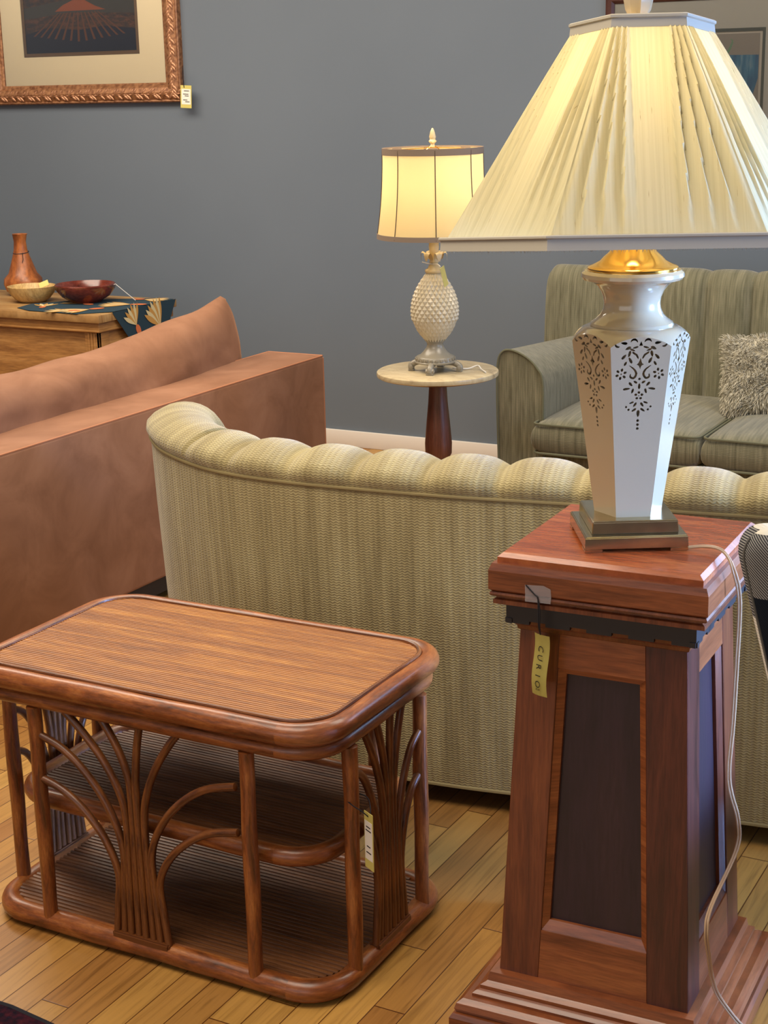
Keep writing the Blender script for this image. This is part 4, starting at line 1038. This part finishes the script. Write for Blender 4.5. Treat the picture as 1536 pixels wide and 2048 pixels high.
# pineapple body with diamond studs
def pr_(z):
    t = (z-.104)/.224; t = max(0, min(1, t))
    return .0795*(math.sin(PI*(.085+.845*t**.92))**.72)*(1-.12*t)
bm = NB(); lathe(bm, [(0, .104)]+[(pr_(.104+.224*q/30), .104+.224*q/30) for q in range(31)]+[(0, .328)], 60)
NA, NR_ = 24, 17
for r_i in range(NR_):
    z = .112+r_i*.0128; rr = pr_(z)
    for k in range(NA):
        a = 2*PI*(k+.5*(r_i % 2))/NA; da = PI/NA*.98; dz = .0125; hgt = .0062 if r_i > 4 else .0022
        hgt *= min(1, rr/.06)
        def q_(aa, zz_, h_):
            r2 = pr_(zz_)+h_; return Vector((r2*cos(aa), r2*sin(aa), zz_))
        a0 = q_(a-da, z, .0004); a1 = q_(a, z-dz, .0004); a2 = q_(a+da, z, .0004); a3 = q_(a, z+dz, .0004); ap_ = q_(a, z-.001, hgt)
        V = [bm.verts.new(p) for p in (a0, a1, a2, a3)]; A_ = bm.verts.new(ap_)
        for i in range(4): bm.faces.new((V[i], V[(i+1) % 4], A_))
obj('pineapple_body', bm, PINEAP, PL, smooth=False)
bm = NB(); lathe(bm, [(.028, .326), (.031, .331), (.030, .336), (.021, .342), (.018, .350), (.013, .355), (.013, .359), (.016, .361), (.014, .366), (.012, .38), (.015, .395), (.017, .410), (.016, .422), (.022, .427), (.0, .43)], 32)
for k in range(6):
    a = 2*PI*k/6+.35; c_, s_ = cos(a), sin(a); NQ = 9; vv = []
    for q in range(NQ):
        t = q/(NQ-1); r_ = .013+.030*sin(PI*.5*t*1.15); z_ = .372+.028*sin(PI*.85*t)-.012*t*t; ww = .0125*sin(PI*(.12+.86*t))**.6
        if t > .8: z_ -= .004*(t-.8)/.2
        vv.append([bm.verts.new(((r_)*c_-m_*ww*s_, (r_)*s_+m_*ww*c_, z_-abs(m_)*.004)) for m_ in (-1, 0, 1)])
    for A_, B_ in zip(vv, vv[1:]):
        for k2 in range(2): bm.faces.new((A_[k2], A_[k2+1], B_[k2+1], B_[k2]))
obj('leaf_crown_neck', bm, GOLDLEAF, PL, angle=60)
bm = NB(); lathe(bm, [(0, .54), (.010, .541), (.012, .553), (.024, .575), (.026, .593), (.018, .61), (0, .618)], 20); obj('light_bulb', bm, BULB, PL)
bm = NB(); lathe(bm, [(0, .425), (.014, .427), (.014, .54), (0, .541)], 16)
for s_ in (-1, 1): tube(bm, catmull([(s_*.014, 0, .45), (s_*.05, 0, .52), (s_*.055, 0, .62), (s_*.03, 0, .71), (0, 0, .735)], 6), .0016, 6)
obj('socket_and_harp', bm, BRASS, PL)
SZ0, SZ1 = .445, .722
def dsh(t):  # t 0 bottom..1 top radius
    return .162+.022*(1-t)**2.2
bm = NB(); lathe(bm, [(dsh(q/14), SZ0+(SZ1-SZ0)*q/14) for q in range(15)], 72, fr=lambda a, i: 1-.012*abs(sin(4*(a+.28))))
bmesh.ops.solidify(bm, geom=list(bm.faces), thickness=.0008)
sh = obj('drum_shade', bm, DRUM, PL)
bm = NB()
for k in range(8):
    a = k*PI/4-.28+PI/4*0; tube(bm, [((dsh(q/10)+.0008)*cos(a), (dsh(q/10)+.0008)*sin(a), SZ0+(SZ1-SZ0)*q/10) for q in range(11)], .0016, 5)
obj('seam_cord', bm, SEAM, sh)
bm = NB(); lathe(bm, [(dsh(0)+.002, SZ0-.004), (dsh(.02)+.0025, SZ0+.012), (dsh(.02), SZ0+.012), (dsh(0)-.001, SZ0-.004), (dsh(0)+.002, SZ0-.004)], 72); obj('bottom_trim', bm, TRIMB, sh)
bm = NB(); lathe(bm, [(dsh(1)+.0015, SZ1-.016), (dsh(1)+.002, SZ1+.005), (dsh(1)-.001, SZ1+.005), (dsh(1)-.001, SZ1-.016), (dsh(1)+.0015, SZ1-.016)], 72); obj('top_trim', bm, TRIMB, sh)
bm = NB(); lathe(bm, [(0, .728), (.010, .729), (.006, .737), (.013, .746), (.009, .752), (.011, .760), (.0075, .775), (.003, .786), (0, .788)], 20); obj('gilt_finial', bm, GOLDLEAF, PL)
bm = NB()
for k in range(3):
    a = k*2*PI/3; tube(bm, [(0, 0, .727), (.162*cos(a), .162*sin(a), SZ1)], .0014, 5)
obj('shade_spider', bm, BRASS, sh)
bm = NB(); M = Matrix.Translation((.060, -.050, .325)) @ Matrix.Rotation(R(75), 4, 'Z') @ Matrix.Rotation(R(8), 4, 'X') @ Matrix.Rotation(R(-26), 4, 'Y'); box(bm, -.010, .010, -.0006, .0006, -.040, .032, M=M); ptag = obj('hanging_tag', bm, YTAG, PL, smooth=False); ptag['label'] = 'small yellow card tag'
bm = NB(); tube(bm, catmull([(-.034, -.02, .362), (-.012, -.016, .357), (.008, -.018, .356), (.03, -.035, .358), (.045, -.045, .352)], 5), .0018, 6); obj('tag_string', bm, STRING, PL)
bm = NB(); tube(bm, catmull([(.05, .03, .008), (.09, .06, .004), (.115, .085, .012), (.14, .06, .006), (.175, .02, .004)], 6), .0022, 6)
obj('power_cord', bm, STRING, PL)
pl = bpy.data.lights.new('pineapple_bulb_glow', 'POINT'); pl.energy = 1.3; pl.color = (1, .79, .52); pl.shadow_soft_size = .03
lo = bpy.data.objects.new('pineapple_bulb_glow', pl); COL.objects.link(lo); lo.parent = PL; lo.location = (0, 0, .64)

# ---------------------------------------------------------------- green sofa
G0 = empty('green_sofa', (-1.3, 5.4, 0), 0, 'sage green fabric sofa with channel-stitched back against the blue-grey wall', 'sofa')
AX0, AX1 = -2.265, -2.095     # left arm
def arm(x0, x1, yf, yb, m):
    m_flip = x0 > -1; bm = NB(); NU = 45; cxm = (x0+x1)/2; hw_ = (x1-x0)/2; NYY = 26
    def prf(q, t):
        # outline from outer bottom over the top to inner bottom
        pts_ = [(x0+.012, .06), (x0, .30), (x0-.006, .55), (x0-.002, .645), (x0+.012, .678), (x0+.035, .689), (x0+.07, .684), (x0+.115, .662), (x0+.15, .628), (x1, .585), (x1+.003, .45), (x1, .06)]
        if m_flip: pts_ = [(x0+x1-a_, b_) for a_, b_ in pts_][::-1]
        f_ = q/(NU-1)*(len(pts_)-1); i_ = min(int(f_), len(pts_)-2); fr_ = f_-i_
        P4 = [pts_[max(0, i_-1)], pts_[i_], pts_[i_+1], pts_[min(len(pts_)-1, i_+2)]]
        def cr(a_, b_, c_, d_, t_): return .5*((2*b_)+(c_-a_)*t_+(2*a_-5*b_+4*c_-d_)*t_*t_+(3*b_-a_-3*c_+d_)*t_**3)
        x_ = cr(*[p_[0] for p_ in P4], fr_); z_ = cr(*[p_[1] for p_ in P4], fr_)
        return (x_, z_-.052*t*min(1, z_/.6))
    V = grid(bm, lambda i, j: Vector((prf(i, j/(NYY-1))[0], yf+(yb-yf)*j/(NYY-1), prf(i, j/(NYY-1))[1])), NU, NYY, uvf=lambda i, j: ((yb-yf)*j/(NYY-1), i*.05))
    uvq = bm.loops.layers.uv.verify()
    cv = [bm.verts.new((prf(i, 0)[0], yf, prf(i, 0)[1])) for i in range(NU)]
    f = bm.faces.new(cv)
    for lp in f.loops: lp[uvq].uv = (lp.vert.co.x, lp.vert.co.z)
    wobj('arm', bm, m, G0, angle=50)
    bm = NB(); tube(bm, [(prf(i, 0)[0], yf-.002, prf(i, 0)[1]) for i in range(NU)], .004, 6); wobj('arm_piping', bm, PIPE_G, G0)
arm(AX0, AX1, 5.03, 5.80, GREEN); arm(-.30, -.13, 5.03, 5.80, GREEN)
# channel back
bx0, bx1 = -2.35, -.07
seams = [-2.35, -2.10, -1.90, -1.713, -1.541, -1.37, -1.20, -1.03, -.86, -.70, -.50, -.30, -.07]
def backf(bm):
    NX = 240
    def zt_(x): 
        e = min(x-bx0, bx1-x); return .917-(.022*max(0, 1-e/.03)**2)
    def chan(x):
        for a_, b_ in zip(seams, seams[1:]):
            if a_ <= x <= b_ and a_ > bx0+.01: 
                f = (x-a_)/(b_-a_); return (1-abs(2*f-1)**4)
        return .75 if x < -2.1 else .75
    prf = []
    def fn(i, j):
        x = bx0+(bx1-bx0)*i/(NX-1); c_ = chan(x); zt2 = zt_(x)
        P_ = [(5.665, .30), (5.665, .45), (5.675, .6), (5.685, .75), (5.695, zt2-.07)]
        P_ = [(y-.030*c_, z) for y, z in P_]
        for q in range(1, 7):
            a = PI*q/6*.9; P_.append((5.75-.06*cos(a)-.02*c_*(1-q/6), zt2-.07+(.058+.012*c_)*sin(min(a, PI/2) if q < 4 else PI-a if a > PI/2 else a)))
        P_ += [(5.85, zt2-.1), (5.87, .3), (5.87, .06)]
        y, z = P_[j]; t = max(0, min(1, (z-.45)/.45)); xx_ = x+(x+2.1 if x > -2.1 else 0)*0
        return Vector((xx_-.0*(1-t), y, z))
    n_ = 5+6+3
    grid(bm, fn, NX, n_, uvf=lambda i, j: (bx0+(bx1-bx0)*i/(NX-1), fn(min(i, NX-1), j).z+.3*(j > 8)))
    for i in (0, NX-1): bm.faces.new([bm.verts.new(fn(i, j)) for j in range(n_)])
bm = NB(); backf(bm); wobj('channel_back', bm, GREEN, G0, angle=50)
bm = NB()
uvg = None
def softbox(bm, x0, x1, y0, y1, z0, z1, r, crown=.0, nx=34, ny=26):
    """cushion with crowned top, UV in metres"""
    def sup(u, v, top):
        e = (1-abs(u)**10)*(1-abs(v)**10)
        k = max(0, e)**.22
        z = (z0+z1)/2+(1 if top else -1)*((z1-z0)/2*k+(crown*(1-u*u)*(1-v*v) if top else 0))
        return Vector(((x0+x1)/2+u*(x1-x0)/2, (y0+y1)/2+v*(y1-y0)/2, z))
    m = lambda k, n: sin(PI/2*(-1+2*k/(n-1)))
    for top in (True, False):
        grid(bm, lambda i, j: sup(m(i, nx), m(j, ny), top), nx, ny, uvf=lambda i, j: (x0+(x1-x0)*i/(nx-1), y0+(y1-y0)*j/(ny-1)))
    bmesh.ops.remove_doubles(bm, verts=bm.verts, dist=.0006)
for k, (x0, x1) in enumerate(((-2.115, -1.505), (-1.50, -.905), (-.90, -.305))):
    bm = NB(); softbox(bm, x0, x1, 4.97, 5.66, .325, .455, .04, .025); cu = wobj('seat_cushion', bm, GREEN, G0, angle=70)
    for zz_ in (.442, .338):
        bm = NB(); tube(bm, [(x, y, zz_) for x, y in densify(rrect(x0+.004, x1-.004, 4.973, 5.65, .03, 5), .03)], .0045, 6, closed=True); wobj('cushion_piping', bm, PIPE_G, G0)
bm = NB(); uvq = bm.loops.layers.uv.verify(); box(bm, AX1-.01, -.30, 5.045, 5.70, .08, .33, .012)
for f in bm.faces:
    for lp in f.loops: lp[uvq].uv = (lp.vert.co.x, lp.vert.co.z+lp.vert.co.y)
wobj('seat_rail', bm, GREEN, G0)
for x, y in ((-2.2, 5.1), (-.2, 5.1), (-2.2, 5.75), (-.2, 5.75)):
    bm = NB(); lathe(bm, [(0, 0), (.02, 0), (.028, .065), (0, .065)], 14, x, y); wobj('leg', bm, BLACK, G0)

# fluffy cushion
FUR = Mat('grey_beige_faux_fur', .85, .2); FUR.b.inputs['Sheen Weight'].default_value = .4
FUR.col(FUR.ramp(FUR.noise(FUR.coords(), 40, 3), [(.3, srgb('9c947f')), (.7, srgb('c4bda8'))])); FUR = FUR.m
bm = NB(); random.seed(4)
PCn = Vector((-1.345, 5.40, .590)); PM = Matrix.Translation(PCn) @ Matrix.Rotation(R(-20), 4, 'X') @ Matrix.Rotation(R(-7), 4, 'Y')
def pl_pt(u, v, s_):
    e = max(0, (1-abs(u)**3.5)*(1-abs(v)**3.5))**.5; pin = 1-.06*(1-abs(v)**2)*abs(u)**3; pin2 = 1-.06*(1-abs(u)**2)*abs(v)**3
    return Vector((u*.215*pin, s_*.070*e, v*.150*pin2))
for s_ in (1, -1): grid(bm, lambda i, j: pl_pt(-1+2*i/19, -1+2*j/19, s_), 20, 20)
bmesh.ops.remove_doubles(bm, verts=bm.verts, dist=.0005)
for k in range(9500):
    u, v = random.uniform(-1, 1), random.uniform(-1, 1); s_ = -1 if random.random() < .72 else 1
    p = pl_pt(u, v, s_); e_ = .01
    nrm = (pl_pt(min(1, u+e_), v, s_)-pl_pt(max(-1, u-e_), v, s_)).cross(pl_pt(u, min(1, v+e_), s_)-pl_pt(u, max(-1, v-e_), s_))
    if nrm.length < 1e-9: continue
    nrm.normalize(); nrm = nrm if nrm.y*s_ > 0 else -nrm
    out = Vector((u, 0, v)); out = out*(.25+.9*max(abs(u), abs(v))**5)
    sw = Vector((noise.noise(Vector((u*3, v*3, s_)))*1.1, 0, noise.noise(Vector((u*3+9, v*3, s_)))*1.1-.35))
    d = (nrm*.55+out*.7+sw+Vector((random.uniform(-.3, .3), 0, random.uniform(-.3, .3)))).normalized(); L_ = random.uniform(.014, .026)
    sd = d.cross(Vector((random.uniform(-1, 1), random.uniform(-1, 1), random.uniform(-1, 1)))).normalized()*.0016
    md = p+d*L_*.55+nrm*.003; tp = p+d*L_-Vector((0, 0, .003))
    a_, b_, c_, d_, t_ = [bm.verts.new(q) for q in (p-sd, p+sd, md+sd*.8, md-sd*.8, tp)]
    bm.faces.new((a_, b_, c_, d_)); bm.faces.new((d_, c_, t_))
bm.transform(PM)
fo = obj('fluffy_cushion', bm, FUR, angle=180); tag(fo, 'fluffy grey-beige fur cushion on the seat of the sage green sofa', 'cushion')

# ---------------------------------------------------------------- checked chair at right edge
K0 = empty('checked_armchair', (-.30, 2.14, 0), 0, 'armchair in black, grey and cream buffalo check at the right edge beside the pedestal', 'armchair')
KM = Matrix.Translation((-.605, 2.16, 0)) @ Matrix.Rotation(R(8), 4, 'Z')
bm = NB()
NUq, NVq = 44, 44
def chair_back(u, v, s_):
    """u 0..1 left to right, v 0..1 bottom to top"""
    z = .30+(.972-.30)*v; wl = .27*.672*(1-v); wr = .62-.27*.672*(1-v)
    cr = .05; x0, x1 = wl, wr
    uu = u; dz = max(0, z-(.972-cr)); ins = cr-math.sqrt(max(0, cr*cr-dz*dz)) if dz > 0 else 0
    x0 += ins; x1 -= ins
    x = x0+(x1-x0)*uu; ed = min(uu, 1-uu)*(x1-x0); edz = .972-z
    e = min(1, ed/.03); e2 = min(1, edz/.03); th = .045*math.sqrt(max(0, 1-(1-e)**2))*math.sqrt(max(0, 1-(1-e2)**2))
    return Vector((x, s_*th+.10*(v-1)*-1*0+.02*v, z))
msn = lambda k, n: (1-cos(PI*k/(n-1)))/2
CUT = 4; TOPC = NVq-4
def cb_(i, j, s_): return chair_back(msn(min(i, NUq-1), NUq), msn(min(j, NVq-1), NVq), s_)
for s_ in (1, -1):
    # main face, then the side boxing and the top boxing cut from the same check
    grid(bm, lambda i, j: cb_(i+CUT, j, s_), NUq-CUT, TOPC+1, uvf=lambda i, j: (cb_(i+CUT, j, s_).x+.02, cb_(i+CUT, j, s_).z-.742))
    grid(bm, lambda i, j: cb_(i, j, s_), CUT+1, NVq, uvf=lambda i, j: (-.06+cb_(i, j, s_).y*.3+cb_(i, j, s_).x*.4, cb_(i, j, s_).z-.838))
    grid(bm, lambda i, j: cb_(i+CUT, j+TOPC, s_), NUq-CUT, NVq-TOPC, uvf=lambda i, j: (-.05-cb_(i+CUT, j+TOPC, s_).x*.1, .20+cb_(i+CUT, j+TOPC, s_).y*.3))
bmesh.ops.remove_doubles(bm, verts=bm.verts, dist=.0004)
bm.transform(KM); wobj('backrest', bm, CHECK, K0, angle=80)
bm = NB()
tube(bm, [KM @ (cb_(CUT, q, -1)+Vector((0, -.0005, 0))) for q in range(NVq-4)], .0022, 6)
wobj('edge_seam', bm, plain('charcoal_seam', '55524c', .9), K0)
uvname = None
bm = NB(); uvq = bm.loops.layers.uv.verify(); box(bm, .23, .60, .05, .55, .24, .44, .035, 3, M=KM)
for f in bm.faces:
    for lp in f.loops: lp[uvq].uv = (lp.vert.co.x+lp.vert.co.y*.3, lp.vert.co.z+lp.vert.co.y)
wobj('seat', bm, CHECK, K0)
for x, y in ((.28, .09), (.55, .09), (.28, .5), (.55, .5)):
    bm = NB(); lathe(bm, [(0, 0), (.014, 0), (.022, .25), (0, .25)], 12); bm.transform(KM @ Matrix.Translation((x, y, 0))); wobj('leg', bm, BLACK, K0)

# ---------------------------------------------------------------- rug corner
RUG = Mat('dark_red_wool', .95, .1); RUG.col(RUG.ramp(RUG.noise(RUG.coords(), 60, 3), [(.35, srgb('17101a')), (.55, srgb('34121c')), (.75, srgb('4c1a22'))])); RUG.bump(RUG.noise(RUG.coords(), 900, 2), .5, .003); RUG = RUG.m
rg = empty('wool_rug', (-2.1, 1.5, 0), 0, 'dark red and black wool rug, only its corner showing at the lower left', 'rug')
def rt_(x, y): return x, y
rp = [(-2.6, 1.842), (-1.80, 1.852), (-1.695, 1.84), (-1.675, 1.80), (-1.69, .9), (-2.6, .9)]
bm = NB(); prism(bm, rp, .001, .011, lambda u, v, h: Vector((u, v, h))); wobj('pile', bm, RUG, rg, smooth=False)
bm = NB(); tube(bm, [(x, y, .007) for x, y in rp[:5]], .006, 8); wobj('bound_edge', bm, plain('black_wool_binding', '121018', .95), rg)

print('objects', len(bpy.data.objects))
